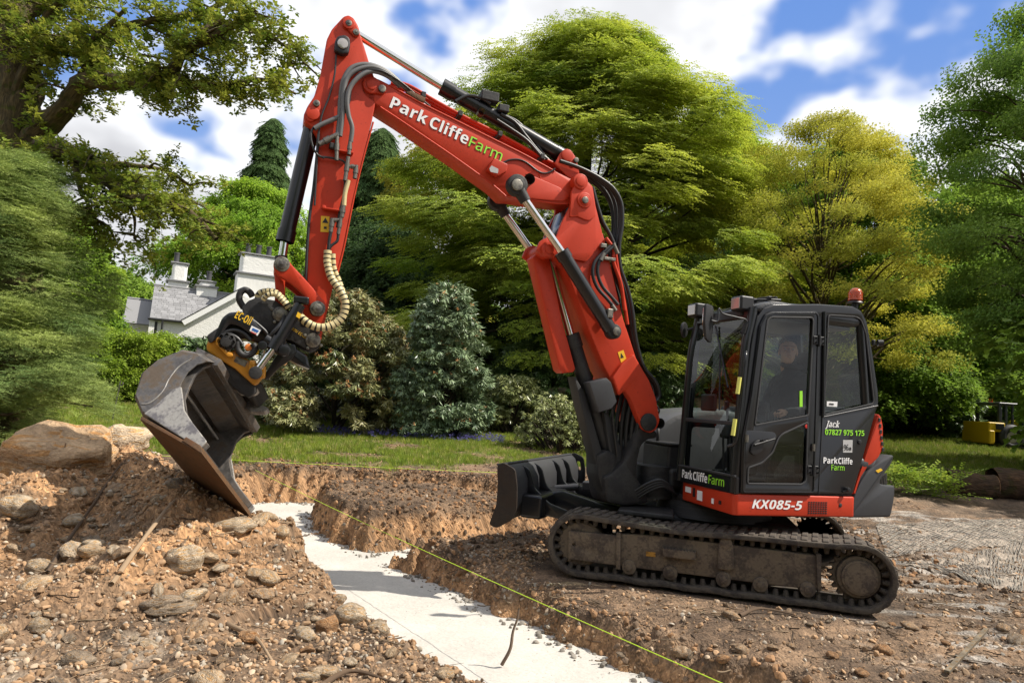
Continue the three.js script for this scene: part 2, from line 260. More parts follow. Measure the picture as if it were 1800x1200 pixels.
// ---- loose stones
function rockGeo(sd, detail, jag, flat = 1) {
  let g = new THREE.IcosahedronGeometry(1, detail); g.deleteAttribute('uv'); g.deleteAttribute('normal'); g = mergeVertices(g, 1e-4); const p = g.attributes.position, v = V();
  const planes = []; seed(sd * 977 + 5); for (let k = 0; k < 9; k++) planes.push([V(gauss(), gauss(), gauss()).normalize(), rr(.62, .95)]);
  for (let i = 0; i < p.count; i++) { v.fromBufferAttribute(p, i).normalize(); let r = 1; if (jag) for (const [n, d] of planes) { const c = v.dot(n); if (c > .01) r = Math.min(r, lerp(1, d / c, jag)); } r *= 1 + .14 * n3(v.x * 1.1 + sd, v.y * 1.1, v.z * 1.1) + .05 * n3(v.x * 3.2, v.y * 3.2 + sd, v.z * 3.2) + (detail > 3 ? .022 * n3(v.x * 9, v.y * 9, v.z * 9 + sd) + .01 * n3(v.x * 22, v.y * 22, v.z * 22 + sd) : 0); p.setXYZ(i, v.x * r, v.y * r * flat, v.z * r); }
  g.computeVertexNormals(); return jag > .6 && detail < 4 ? uvBox(toCreasedNormals(g, .5)) : uvBox(toCreasedNormals(g, .9));
}
const pebbles = [1, 2, 3, 4].map(k => rockGeo(k, 2, .12, rr(.62, .8))), chips = [5, 6, 7, 8].map(k => rockGeo(k, 2, .9, .62));
const stoneMat = [[.86, .72, .56], [.66, .52, .39], [.66, .42, .24], [.52, .45, .38], [.95, .85, .72]].map(c => std({ color: lin(...c), map: metres(T.rock, .6), roughness: .85, bumpMap: metres(T.grain, 1), bumpScale: .03 }));
function spot(u) { return u; }
{
  // boulders and large rocks, each with its own shape and place
  const bigM = std({ color: lin(.95, .72, .50), map: metres(T.rock, .5), roughness: .9, bumpMap: metres(T.grain, 1.2), bumpScale: .05 });
  const palM = std({ color: lin(.98, .87, .73), map: metres(T.rock, .7), roughness: .88, bumpMap: metres(T.grain, 1.2), bumpScale: .04 });
  const list = [ // height above datum, pixel-free place, size, turn, material, label
    [[[[-3.938,0.711]]].flat(2), 6.2, [.50, .31, .38], .25, 21, .75, bigM, 'large tan boulder with a broken flank at the top of the spoil heap'],
    [[[[-3.856,0.827]]].flat(2), 6.9, [.30, .17, .26], .5, 22, .7, palM, 'flat-topped pale boulder behind the spoil heap beside the larger tan one'],
    [[[[-4.911,0.544]]].flat(2), 6.8, [.16, .14, .2], 0, 23, .5, palM, 'small grey boulder beside the large tan boulder'],
    [[[[-2.108,-4.756]]].flat(2), .33, [.125, .10, .11], .8, 24, .3, palM, 'rounded pale rock half buried in the heap below the bucket'],
    [[[[-2.035,-5.383]]].flat(2), .38, [.15, .06, .12], .3, 25, .5, palM, 'cream flat rock on the heap just below the bucket tip'],
    [[[[-1.979,-4.363]]].flat(2), .2, [.20, .055, .075], .75, 26, .95, stoneMat[3], 'long grey slab lying aslant on the front of the heap'],
    [[[[-2.04,-4.353]]].flat(2), .2, [.12, .06, .07], .4, 27, .95, stoneMat[3], 'short grey slab tucked behind the long slab on the heap'],
    [[[[-1.081,-4.642]]].flat(2), .1, [.10, .075, .07], 1.1, 28, 1, stoneMat[2], 'square-edged brown stone block on the heap beside the footing'],
    [[[[-0.756,-4.716]]].flat(2), .08, [.07, .065, .065], 0, 29, .1, palM, 'round cream cobble beside the footing'],
    [[[[-0.973,-4.845]]].flat(2), .1, [.11, .08, .08], .4, 30, .5, palM, 'tan rock on the heap above the round cream cobble'],
    [[[[-3.649,-5.279]]].flat(2), .2, [.14, .10, .12], .3, 31, .3, palM, 'mottled grey rock in the shade of the heap'],
    [[[[-3.046,-4.679]]].flat(2), .1, [.085, .065, .07], 0, 32, .2, palM, 'bluish rounded rock at the foot of the heap'],
    [[[[-2.511,-3.925]]].flat(2), .03, [.055, .05, .05], 0, 33, .15, palM, 'cream cobble among the pebbles at the foot of the heap'],
    [[[[-2.098,-3.626]]].flat(2), .03, [.10, .05, .07], .4, 34, .7, stoneMat[3], 'flat grey rock among the pebbles at the foot of the heap'],
    [[[[4.004,-8.851]]].flat(2), .02, [.05, .04, .05], .4, 35, .7, stoneMat[2], 'small brown stone behind the crawler track'],
  ];
  for (const [[x, q], dep, s, turn, sd, jag, mat, label] of list) { const z = dep > 5 ? -dep : q;
    const m = top(s[0] > .28 ? 'boulder' : 'rock', rockGeo(sd, s[0] > .28 ? 5 : 4, jag, 1), mat, label, s[0] > .28 ? 'boulder' : 'rock');
    m.scale.set(...s); m.rotation.set(.15 * n2(sd, 1), turn, .15 * n2(1, sd)); m.position.set(x, dep > 5 ? q : gy(x, z) + s[1] * .35, z);
  }
  // countable stones of the heap and the trench side
  seed(99); let k = 0;
  const kinds = [['stone', 'pale rounded stone lying on the spoil heap', 'pale stones on the spoil heap', pebbles, [0, 4]], ['stone', 'angular brown stone lying on the spoil heap', 'brown stones on the spoil heap', chips, [1, 2, 3]], ['stone', 'stone lying on the dug ground beside the crawler track', 'stones on the dug ground', pebbles, [1, 2, 3]]];
  while (k < 290) {
    const far = rnd() < .22; let x, z; if (far) { x = rr(-.3, 4.6); z = rr(-5.4, -3.4); } else { x = rr(-3.6, .4); z = rr(-6.0, -2.7); }
    const td = trenchDist(x, z); if (td < .06 || UNDER_TRACK(x, z) > .2) continue;
    const K = far || td < .05 ? kinds[2] : kinds[rnd() < .62 ? 0 : 1]; const left = x < -1.7 && z > -4.7;
    if (!far && !left && rnd() < .25) continue;
    const s = Math.min(.075, .018 + .026 * Math.pow(-Math.log(1 - rnd() * .99), .9)) * (far ? .8 : 1);
    const m = top(K[0], K[3][Math.floor(rnd() * 4)], stoneMat[K[4][Math.floor(rnd() * K[4].length)]], K[1], 'stone', K[2]);
    m.scale.set(s * rr(.9, 1.5), s * rr(.7, 1.05), s * rr(.85, 1.15)); m.rotation.set(rr(-.4, .4), rr(0, 6.28), rr(-.4, .4)); m.position.set(x, gy(x, z) + s * .28, z); k++;
  }
}
function scatter(name, geo, mat, n, place, tint, parent = scene) {
  const m = new THREE.InstancedMesh(geo, mat, n); m.name = parent === scene ? numbered(name) : name; const q = new THREE.Object3D(), c = new THREE.Color(); let k = 0, tries = 0;
  while (k < n && tries++ < n * 30) { if (place(q, k) === false) continue; q.updateMatrix(); m.setMatrixAt(k, q.matrix); if (tint) { tint(c, k); m.setColorAt(k, c); } k++; }
  m.count = k; m.castShadow = m.receiveShadow = true; m.userData = { kind: 'stuff' }; parent.add(m); return m;
}
const neutral = std({ color: lin(1, 1, 1), roughness: .93 });
const tinyRock = [rockGeo(41, 1, .3, .75), rockGeo(42, 1, .9, .65)], clod = rockGeo(43, 2, 1, .7);
{
  seed(501);
  const heapSpot = (q, s, soilOnly) => { const far = rnd() < .34; let x, z; if (far) { x = rr(-1, 6); z = -3 - 6.5 * Math.pow(rnd(), 1.4); } else { x = rr(-4.4, .6); z = rr(-7, -2.4); } if (trenchDist(x, z) < .03 || (x > .2 && UNDER_TRACK(x, z) > .1)) return false; q.position.set(x, gy(x, z) + s * .25, z); q.rotation.set(rr(0, 6), rr(0, 6), rr(0, 6)); q.scale.set(s * rr(.8, 1.5), s * rr(.7, 1), s); return true; };
  for (const [gi, nm] of [[0, 'gravel'], [1, 'gravel']]) { const o = scatter(nm, tinyRock[gi], neutral, 10000, (q) => heapSpot(q, .003 + .017 * Math.pow(rnd(), 3.2)), (c) => { const a = rnd(), k = rr(.5, 1.1); a < .5 ? c.setRGB(.48 * k, .37 * k, .26 * k) : a < .8 ? c.setRGB(.42 * k, .26 * k, .14 * k) : c.setRGB(.42 * k, .37 * k, .30 * k); }); o.userData.label = gi ? 'fine angular grit over the dug ground' : 'fine rounded gravel over the dug ground'; o.userData.category = 'gravel'; }
  const o = scatter('soil_clods', clod, std({ color: lin(1, 1, 1), roughness: 1 }), 16000, (q) => heapSpot(q, .004 + .022 * Math.pow(rnd(), 3.4)), (c) => { const k = rr(.6, 1.15); rnd() < .7 ? c.setRGB(.38 * k, .24 * k, .135 * k) : c.setRGB(.25 * k, .17 * k, .105 * k); }); o.userData.label = 'crumbled brown earth over the dug ground'; o.userData.category = 'soil';
  const o2 = scatter('soil_clods', clod, std({ color: lin(1, 1, 1), roughness: 1 }), 9000, (q) => { const x = rr(-4.5, 5), z = rr(-11.8, -6.6), s = .007 + .026 * Math.pow(rnd(), 3); if (trenchDist(x, z) < -.12 || UNDER_TRACK(x, z) > .05) return false; q.position.set(x, gy(x, z) + s * .2, z); q.rotation.set(rr(0, 6), rr(0, 6), rr(0, 6)); q.scale.set(s * 1.4, s, s); }, (c) => { const k = rr(.5, 1.1); rnd() < .4 ? c.setRGB(.30 * k, .16 * k, .075 * k) : c.setRGB(.14 * k, .095 * k, .06 * k); }); o2.userData.label = 'dark earth crumbs on the banks behind the footing'; o2.userData.category = 'soil';
  const o4 = scatter('soil_clods', clod, std({ color: lin(1, 1, 1), roughness: 1 }), 5000, (q) => { const x = rr(-4, 2.6), z = rr(-12, -3.2), td = trenchDist(x, z); if (td < .0 || td > .3) return false; const s = .006 + .024 * Math.pow(rnd(), 3); q.position.set(x, gy(x, z) + s * .1, z); q.rotation.set(rr(0, 6), rr(0, 6), rr(0, 6)); q.scale.set(s * 1.3, s, s); }, (c) => { const k = rr(.6, 1.15); rnd() < .6 ? c.setRGB(.34 * k, .195 * k, .10 * k) : c.setRGB(.19 * k, .13 * k, .085 * k); }); o4.userData.label = 'lumps of clay on the sides of the trench'; o4.userData.category = 'soil';
  // rootlets and twigs strewn over the earth
  const twig = (sd) => { seed(sd); const pts = []; let x = 0, y = 0, z = -.5; for (let i = 0; i < 6; i++) { pts.push([x, y, z]); x += rr(-.09, .09); y += rr(-.03, .05); z += .2; } return taperTube(pts, .022, .006, 8, 4); };
  const tg = [twig(1), twig(2), twig(3)]; seed(77);
  tg.forEach((g, gi) => { const t = scatter('rootlets', g, neutral, 1700, (q) => { const far = rnd() < .45; let x, z; if (far) { x = rr(-3, 6); z = rr(-12, -6.5); } else { x = rr(-4, 5); z = rr(-6.5, -2.6); } if (trenchDist(x, z) < .04 || UNDER_TRACK(x, z) > .1) return false; const L = .05 + .22 * Math.pow(rnd(), 2); q.position.set(x, gy(x, z) + .006, z); q.rotation.set(rr(-.25, .25), rr(0, 6.28), rr(-.3, .3)); q.scale.setScalar(L); }, (c) => { const k = rr(.4, 1.1); rnd() < .5 ? c.setRGB(.30 * k, .22 * k, .14 * k) : c.setRGB(.12 * k, .08 * k, .05 * k); }); t.userData.label = ['fine pale rootlets strewn over the dug ground', 'short brown twigs strewn over the dug ground', 'crooked root scraps strewn over the dug ground'][gi]; t.userData.category = 'roots'; });
  // grey mortar crumbs along the edges of the pour
  const mc = scatter('mortar_crumbs', tinyRock[1], neutral, 1800, (q) => { const x = rr(-3.8, 2.6), z = rr(-11, -3.4), td = trenchDist(x, z); if (td < -.13 || td > .08) return false; const s = .006 + .02 * Math.pow(rnd(), 2.5); q.position.set(x, Math.max(gy(x, z), -.298) + s * .2, z); q.rotation.set(rr(0, 6), rr(0, 6), 0); q.scale.setScalar(s); }, (c) => { const k = rr(.5, 1); c.setRGB(.30 * k, .27 * k, .23 * k); }); mc.userData.label = 'grey mortar crumbs along the edge of the footing'; mc.userData.category = 'mortar';
}

// ---------------------------------------------------------------- the excavator
const loader = new FontLoader();
const bold = await loader.loadAsync('fonts/droid/droid_sans_bold.typeface.json'), regular = await loader.loadAsync('fonts/droid/droid_sans_regular.typeface.json'), serif = await loader.loadAsync('fonts/droid/droid_serif_bold.typeface.json');
function letters(str, font, width, cap, depth = .002, shear = 0, fat = 0) { // lettering that starts at the origin, runs along +x, faces +z
  const mk = (s) => new TextGeometry(s, { font, size: 1, depth: .02, curveSegments: 5, bevelEnabled: fat > 0, bevelThickness: .001, bevelSize: fat, bevelSegments: 1 });
  const ref = mk('P'); ref.computeBoundingBox(); const g = mk(str); g.computeBoundingBox(); const b = g.boundingBox, h = ref.boundingBox.max.y - (fat ? ref.boundingBox.min.y : 0);
  g.translate(-b.min.x, 0, 0); g.scale(width / (b.max.x - b.min.x), cap / h, depth / .02); if (shear) { const m = new THREE.Matrix4(); m.elements[4] = shear; g.applyMatrix4(m); } return clean(g);
}
function sideText(str, font, a, b, L, cap, mat, name, parent, shear = 0, fat = 0) { // on a face that looks to the machine's left
  const d = [b[0] - a[0], b[1] - a[1]], g = letters(str, font, Math.hypot(...d), cap, .002, shear, fat); g.rotateY(Math.PI); g.rotateZ(Math.atan2(d[1], d[0]) - Math.PI); g.translate(a[0], a[1], -L); return put(name, g, mat, parent);
}
const P3 = (pts, L) => pts.map((p, i) => [p[0], p[1], -(Array.isArray(L) ? L[i] : L)]);
const UP_TURN = Math.PI + 18.87 * D2R;
const ex = thing('excavator', 'red and black tracked excavator reaching its bucket over the trench', 'excavator', [2.11, 0, -6.891], UP_TURN);
const grp = (name, parent) => { const g = new THREE.Group(); g.name = name; parent.add(g); return g; };

{ // ---- crawler tracks
  const cr = -1.10, cf = 1.17, R = .246, N = 74, loop = [];
  for (let i = 0; i <= 14; i++) { const a = -Math.PI / 2 + Math.PI * i / 14; loop.push([cf + R * Math.cos(a), .285 + R * Math.sin(a)]); }
  for (let i = 1; i < 12; i++) { const t = i / 12; loop.push([lerp(cf, cr, t), .527 - .03 * Math.sin(Math.PI * t) * (1 - .35 * Math.cos(6.28 * t * 1.5))]); }
  for (let i = 0; i <= 14; i++) { const a = Math.PI / 2 + Math.PI * i / 14; loop.push([cr + R * Math.cos(a), .285 + R * Math.sin(a)]); }
  for (let i = 1; i < 12; i++) { const t = i / 12; loop.push([lerp(cr, cf, t), .043 + .006 * Math.sin(t * 40)]); }
  const curve = new THREE.CatmullRomCurve3(loop.map(p => V(p[0], p[1], 0)), true, 'centripetal');
  const ring = (off) => { const a = []; for (let i = 0; i < 160; i++) { const p = curve.getPointAt(i / 160), t = curve.getTangentAt(i / 160); a.push([p.x + t.y * off, p.y - t.x * off]); } return a; };
  const belt = extr(ring(.024), -.225, .225, 0, .01, [{ pts: ring(-.02) }]);
  const lug = clean(new THREE.CylinderGeometry(.018, .028, .055, 8));
  const block = (() => { const a = bx(.05, .022, .175, 0, 0, 0, .008); a.applyMatrix4(new THREE.Matrix4().makeShear(0, 0, 0, 0, .18, 0)); return a; })();
  for (const s of [1, -1]) {
    const tk = grp('crawler_track', ex); tk.rotation.y = -33.17 * D2R; { const v = V(0, 0, -s * .875).applyAxisAngle(V(0, 1, 0), tk.rotation.y); tk.position.copy(v); }
    const o = -s; // outer side of this track lies at local z = o * .225
    put('rubber_belt', belt, M.trackRub, tk);
    for (let i = 0; i < N; i++) {
      const u = i / N, p = curve.getPointAt(u), t = curve.getTangentAt(u), a = Math.atan2(t.y, t.x);
      { const l = put('drive_lug', lug, M.trackRub, tk); l.position.set(p.x - t.y * .045, p.y + t.x * .045, o * .14); l.rotation.z = a; }
      for (const k of [-1, 1]) { const b = put('tread_block', block, M.trackRub, tk), u2 = u + (k > 0 ? .5 / N : 0), q = curve.getPointAt(u2 % 1), r = curve.getTangentAt(u2 % 1); b.position.set(q.x + r.y * .025, q.y - r.x * .025, k * .112); b.rotation.z = Math.atan2(r.y, r.x); }
    }
    const side = (g) => { if (s < 0) g.scale(1, 1, -1); return g; };
    // wheels
    put('idler_wheel', merge([disc(cf, .285, -.10, .13, .205, 32, .02), disc(cf, .285, .13, .145, .185, 32), disc(cf, .285, .145, .16, .06)].map(side)), M.muddy, tk);
    const teeth = Array.from({ length: 84 }, (_, i) => { const a = i / 84 * 6.2832, k = i % 4; const r = k < 2 ? .212 : .182; return [cr + r * Math.cos(a), .285 + r * Math.sin(a)]; });
    put('sprocket', merge([extr(teeth, .03, .08, 0, .004), disc(cr, .285, .08, .15, .165, 32, .01)].map(side)), M.muddy, tk);
    put('final_drive_cover', merge([disc(cr, .285, .15, .185, .138, 36, .012), disc(cr, .285, .185, .192, .118, 36)].map(side)), M.muddy, tk);
    // frame
    put('idler_yoke', merge([extr([[[1.27,0.394],[0.808,0.402],[0.808,0.147],[1.26,0.15]]][0], .145, .185, .02, .006, [holeCircle(...[[1.213,0.278]][0], .016)])].map(side)), M.muddy, tk);
    put('track_frame', merge([extr([[[0.823,0.415],[0.525,0.435],[-0.796,0.423],[-0.796,0.146],[0.813,0.142]]][0], -.12, .17, .02, .01), extr([[[0.848,0.427],[0.809,0.426],[0.797,0.12],[0.836,0.12]]][0], .1, .20, 0, .004), extr([[[-0.77,0.438],[-0.809,0.438],[-0.817,0.153],[-0.792,0.132]]][0], -.1, .19, 0, .004)].map(side)), M.muddy, tk);
    for (const c of [[[0.725,0.124],[0.377,0.121],[-0.057,0.121],[-0.351,0.118],[-0.715,0.126]]][0]) put('bottom_roller', merge([disc(c[0], c[1] + .02, -.12, .19, .062, 18, .01), disc(c[0], c[1] + .02, .19, .205, .03, 12)].map(side)), M.muddy, tk);
    put('carrier_roller', merge([extr([[[-0.007,0.44],[-0.125,0.439],[-0.142,0.247],[-0.107,0.224],[-0.007,0.226]]][0], .165, .20, .015), disc(...[[-0.066,0.442]][0], -.1, .205, .052, 18, .01)].map(side)), M.muddy, tk);
    put('step', merge([extr([[[0.449,0.344],[0.173,0.343],[0.174,0.278],[0.441,0.278]]][0], .17, .23, .005), ...Array.from({ length: 11 }, (_, i) => { const [a, b] = [[0.444,0.344],[0.177,0.343]]; return bx(.012, .014, .06, lerp(a[0], b[0], i / 10), lerp(a[1], b[1], i / 10), -.2, 0); })].map(side)), M.muddy, tk);
    if (s > 0) put('track_label', extr([[[0.589,0.294],[0.508,0.294],[0.506,0.256],[0.587,0.256]]][0], .17, .174, 0, 0), std({ color: lin(.42, .22, .03), roughness: .7, map: metres(T.mud, 6) }), tk);
  }
}
{ // ---- undercarriage and dozer blade, in the tracks' direction
  const un = grp('undercarriage', ex); un.rotation.y = -33.17 * D2R;
  put('car_body', merge([bx(1.5, .24, .9, 0, .43, 0, .05), bx(1.1, .2, 1.3, .05, .38, 0, .04), xform(new THREE.CylinderGeometry(.52, .56, .14, 40), { t: [0, .6, 0] }), bx(.5, .05, .5, .62, .565, -.55, .02)]), M.cast, un);
  const bl = grp('dozer_blade', ex); bl.rotation.y = -33.17 * D2R;
  // curved mouldboard swept along the width, turned 8 degrees
  const prof = [[.02, 0], [-.04, .1], [-.055, .2], [-.045, .32], [.0, .42], [.06, .47]], thick = .022;
  const sh = [...prof.map(p => [p[0] + .0, p[1]]), ...prof.slice().reverse().map(p => [p[0] - thick - .0, p[1] + .01])];
  const yawB = Math.atan2(.32, 2.2), c0 = V(1.74, .44, 0);
  const place = (g) => { g.rotateY(yawB * -1); g.translate(c0.x, c0.y, c0.z); return g; };
  put('mouldboard', place(extr(sh, -1.1, 1.1, 0, .004)), M.darkGrey, bl);
  put('top_edge', place(bx(.05, .018, 2.2, .045, .475, 0, .006)), M.darkGrey, bl);
  put('cutting_edge', place(extr([[.035, -.06], [.06, -.055], [.03, .1], [.005, .1]], -1.1, 1.1, 0, .003)), M.bucketWorn, bl);
  for (const L of [-1.1, 1.1]) put('end_plate', place(extr([[.10, -.07], [.02, -.09], [-.12, .0], [-.16, .1], [-.15, .3], [-.12, .45], [.0, .50], [.06, .47], [.04, .3], [.04, .12]], L - .012, L + .012, .03, .004, L < 0 ? [{ pts: [[-.10, .30], [-.06, .30], [-.04, .40], [-.08, .40]], r: .02 }] : [])), L < 0 ? M.black : M.bladeEnd, bl);
  for (const L of [-.62, -.28, .28, .62]) put('blade_rib', place(extr([[-.05, .02], [-.45, -.02], [-.5, .07], [-.3, .12], [-.14, .25], [-.08, .42], [.02, .46], [-.05, .34], [-.075, .2]], L - .012, L + .012, .04)), M.black, bl);
  put('lower_box', place(bx(.22, .22, 1.5, -.16, .08, 0, .03)), M.black, bl);
  for (const L of [-.36, .36]) { const a = [1.62, .52, -L], b = [.62, .46, -L * 1.05]; put('push_arm', merge([extr([[1.66, .6], [1.6, .44], [1.1, .40], [.5, .40], [.5, .52], [1.1, .58], [1.45, .66]], L - .06, L + .06, .03, .012)]), M.black, bl); }
  put('blade_cylinder', merge([bx(.62, .1, .14, 1.0, .68, .02, .02), bar([1.35, .66, .02], [1.6, .62, .02], .035)]), M.darkGrey, bl);
}
{ // ---- upper deck, skirt and rear body
  const plan = (pts, y0, y1, r = .06, bev = .02) => { const g = new THREE.ExtrudeGeometry(shapeOf(pts, r), { depth: y1 - y0 - 2 * bev, bevelEnabled: bev > 0, bevelThickness: bev, bevelSize: bev, bevelOffset: -bev, bevelSegments: 3, curveSegments: 10 }); g.rotateX(-Math.PI / 2); g.translate(0, y0 + bev, 0); return uvBox(toCreasedNormals(g, .7)); };
  const up = grp('upper_body', ex);
  put('deck', merge([plan([[.42, .12], [.44, -.5], [.3, -1.0], [-.8, -1.0], [-.8, .95], [.42, .95]], .70, .84, .05), xform(new THREE.CylinderGeometry(.5, .5, .1, 40), { t: [0, .68, 0] })]), M.cast, up);
  put('skirt', plan([[.548, 1.045], [.522, .60], [.50, .19], [.2, .15], [.1, .5], [-.4, .6], [-.76, .6], [-.74, 1.045]], .69, .868, .05, .012), M.red, up);
  // vents, labels and lettering on the skirt
  for (let r = 0; r < 6; r++) for (let c = 0; c < 8; c++) { const [a, b] = [[-0.221,0.802],[-0.407,0.79]]; put('vent_slot', bx(.016, .010, .006, lerp(a[0], b[0], c / 7), a[1] - r * .0185 + .012, -1.046, 0), M.ink, up); }
  sideText('KX085-5', bold, [[0.375,0.754]][0], [[-0.132,0.747]][0], 1.0465, .075, M.white, 'model_lettering', up, .28);
  put('plug', disc(...[[-0.564,0.793]][0], 1.04, 1.049, .018), M.cast, up);
  const F = (y) => .538;
  for (const [u0, w, h, y, m] of [[.32, .09, .05, .80, M.white], [.52, .075, .085, .775, M.white], [.73, .028, .045, .76, M.white], [.42, .03, .08, .79, M.ink], [.84, .03, .03, .765, M.ink]]) { const g = bx(.006, h, w, 0, y, -u0, 0); g.translate(lerp(.504, .553, (u0 - .19) / .855), 0, 0); put('skirt_label', g, m, up); }
  // counterweight
  const cwPlan = [[-.70, 1.035], [-.98, 1.03], [-1.22, .82], [-1.34, .42], [-1.37, 0], [-1.34, -.42], [-1.22, -.82], [-.98, -1.03], [-.70, -1.035]];
  put('counterweight', merge([plan(cwPlan, .69, 1.0, .28, .04), plan(cwPlan.map(([a, b]) => [a < -.8 ? a + .035 : a, b * .985]), .99, 1.12, .26, .01), plan(cwPlan.map(([a, b]) => [a < -.8 ? a - .012 : a, b]), 1.10, 1.22, .28, .045)]), M.darkGrey, up);
  put('counterweight_cheek', extr([[[-0.668,0.683],[-0.726,0.868],[-0.788,0.984],[-0.87,1.093],[-1.007,1.184],[-1.147,1.251],[-1.188,1.253],[-1.162,1.174],[-1.057,1.063],[-1.019,0.991],[-1.114,0.978],[-1.209,0.98],[-1.199,0.842],[-1.162,0.693]]][0], .9, 1.037, .03, .02), M.darkGrey, up);
  put('vent_mesh', extr([[[-1.031,0.924],[-1.042,0.996],[-1.088,1.049],[-1.162,1.087],[-1.165,0.958]]][0], .96, .985, .01), std({ color: lin(.01, .01, .012), roughness: .8 }), up);
  for (let i = 0; i < 7; i++) { const [a, b] = [[-1.024,1.002],[-1.144,1.083]], [c, d] = [[-1.033,0.926],[-1.154,0.954]]; put('vent_bar', bar([lerp(a[0], b[0], i / 6), lerp(a[1], b[1], i / 6), -.992], [lerp(c[0], d[0], i / 6) + .02, lerp(c[1], d[1], i / 6), -.992], .003), M.steel, up); }
  put('warning_sticker', extr([[[-0.965,1.107],[-1.024,1.129],[-1.045,1.115],[-0.992,1.088]]][0], 1.036, 1.042, 0, 0), M.decalYellow, up);
  // engine cover
  put('engine_cover', extr([[[-0.719,0.888],[-0.975,1.568],[-1.001,1.621],[-1.028,1.602],[-1.058,1.515],[-1.064,1.299],[-1.006,1.215],[-0.869,1.113],[-0.787,1.009],[-0.745,0.888]]][0], -.98, 1.03, .02, .02), M.red, up);
  for (let i = 0; i < 6; i++) { const [a, b] = [[-1.022,1.565],[-1.071,1.299]]; put('louvre', bx(.025, .035, .008, lerp(a[0], b[0], i / 5) + .018, lerp(a[1], b[1], i / 5), -1.032, .003), M.ink, up); }
  // right-hand housing, tank and hood
  put('right_hood', extr([[.48, .86], [.50, 1.18], [.40, 1.40], [.18, 1.52], [-.3, 1.58], [-.95, 1.50], [-1.05, 1.0], [-.9, .86]], -1.0, -.36, .12, .06), std({ color: lin(.085, .088, .095), roughness: .45, map: metres(T.wear, 1) }), up);
  put('front_box', merge([bx(.24, .32, .5, .42, 1.02, .25, .03), bx(.27, .02, .54, .42, 1.19, .25, .006), bx(.5, .2, .75, .3, .86, .3, .04)]), M.cast, up);
  put('hood_ring', xform(new THREE.TorusGeometry(.1, .018, 10, 30), { t: [.44, 1.26, .40], r: [0, Math.PI / 2 - .4, 0] }), M.trim, up);
  put('engine_bulkhead', merge([extr([[-.70, .86], [-.72, 1.62], [-.98, 1.62], [-1.05, .9]], -.95, .95, .05, .02)]), M.darkGrey, up);
}
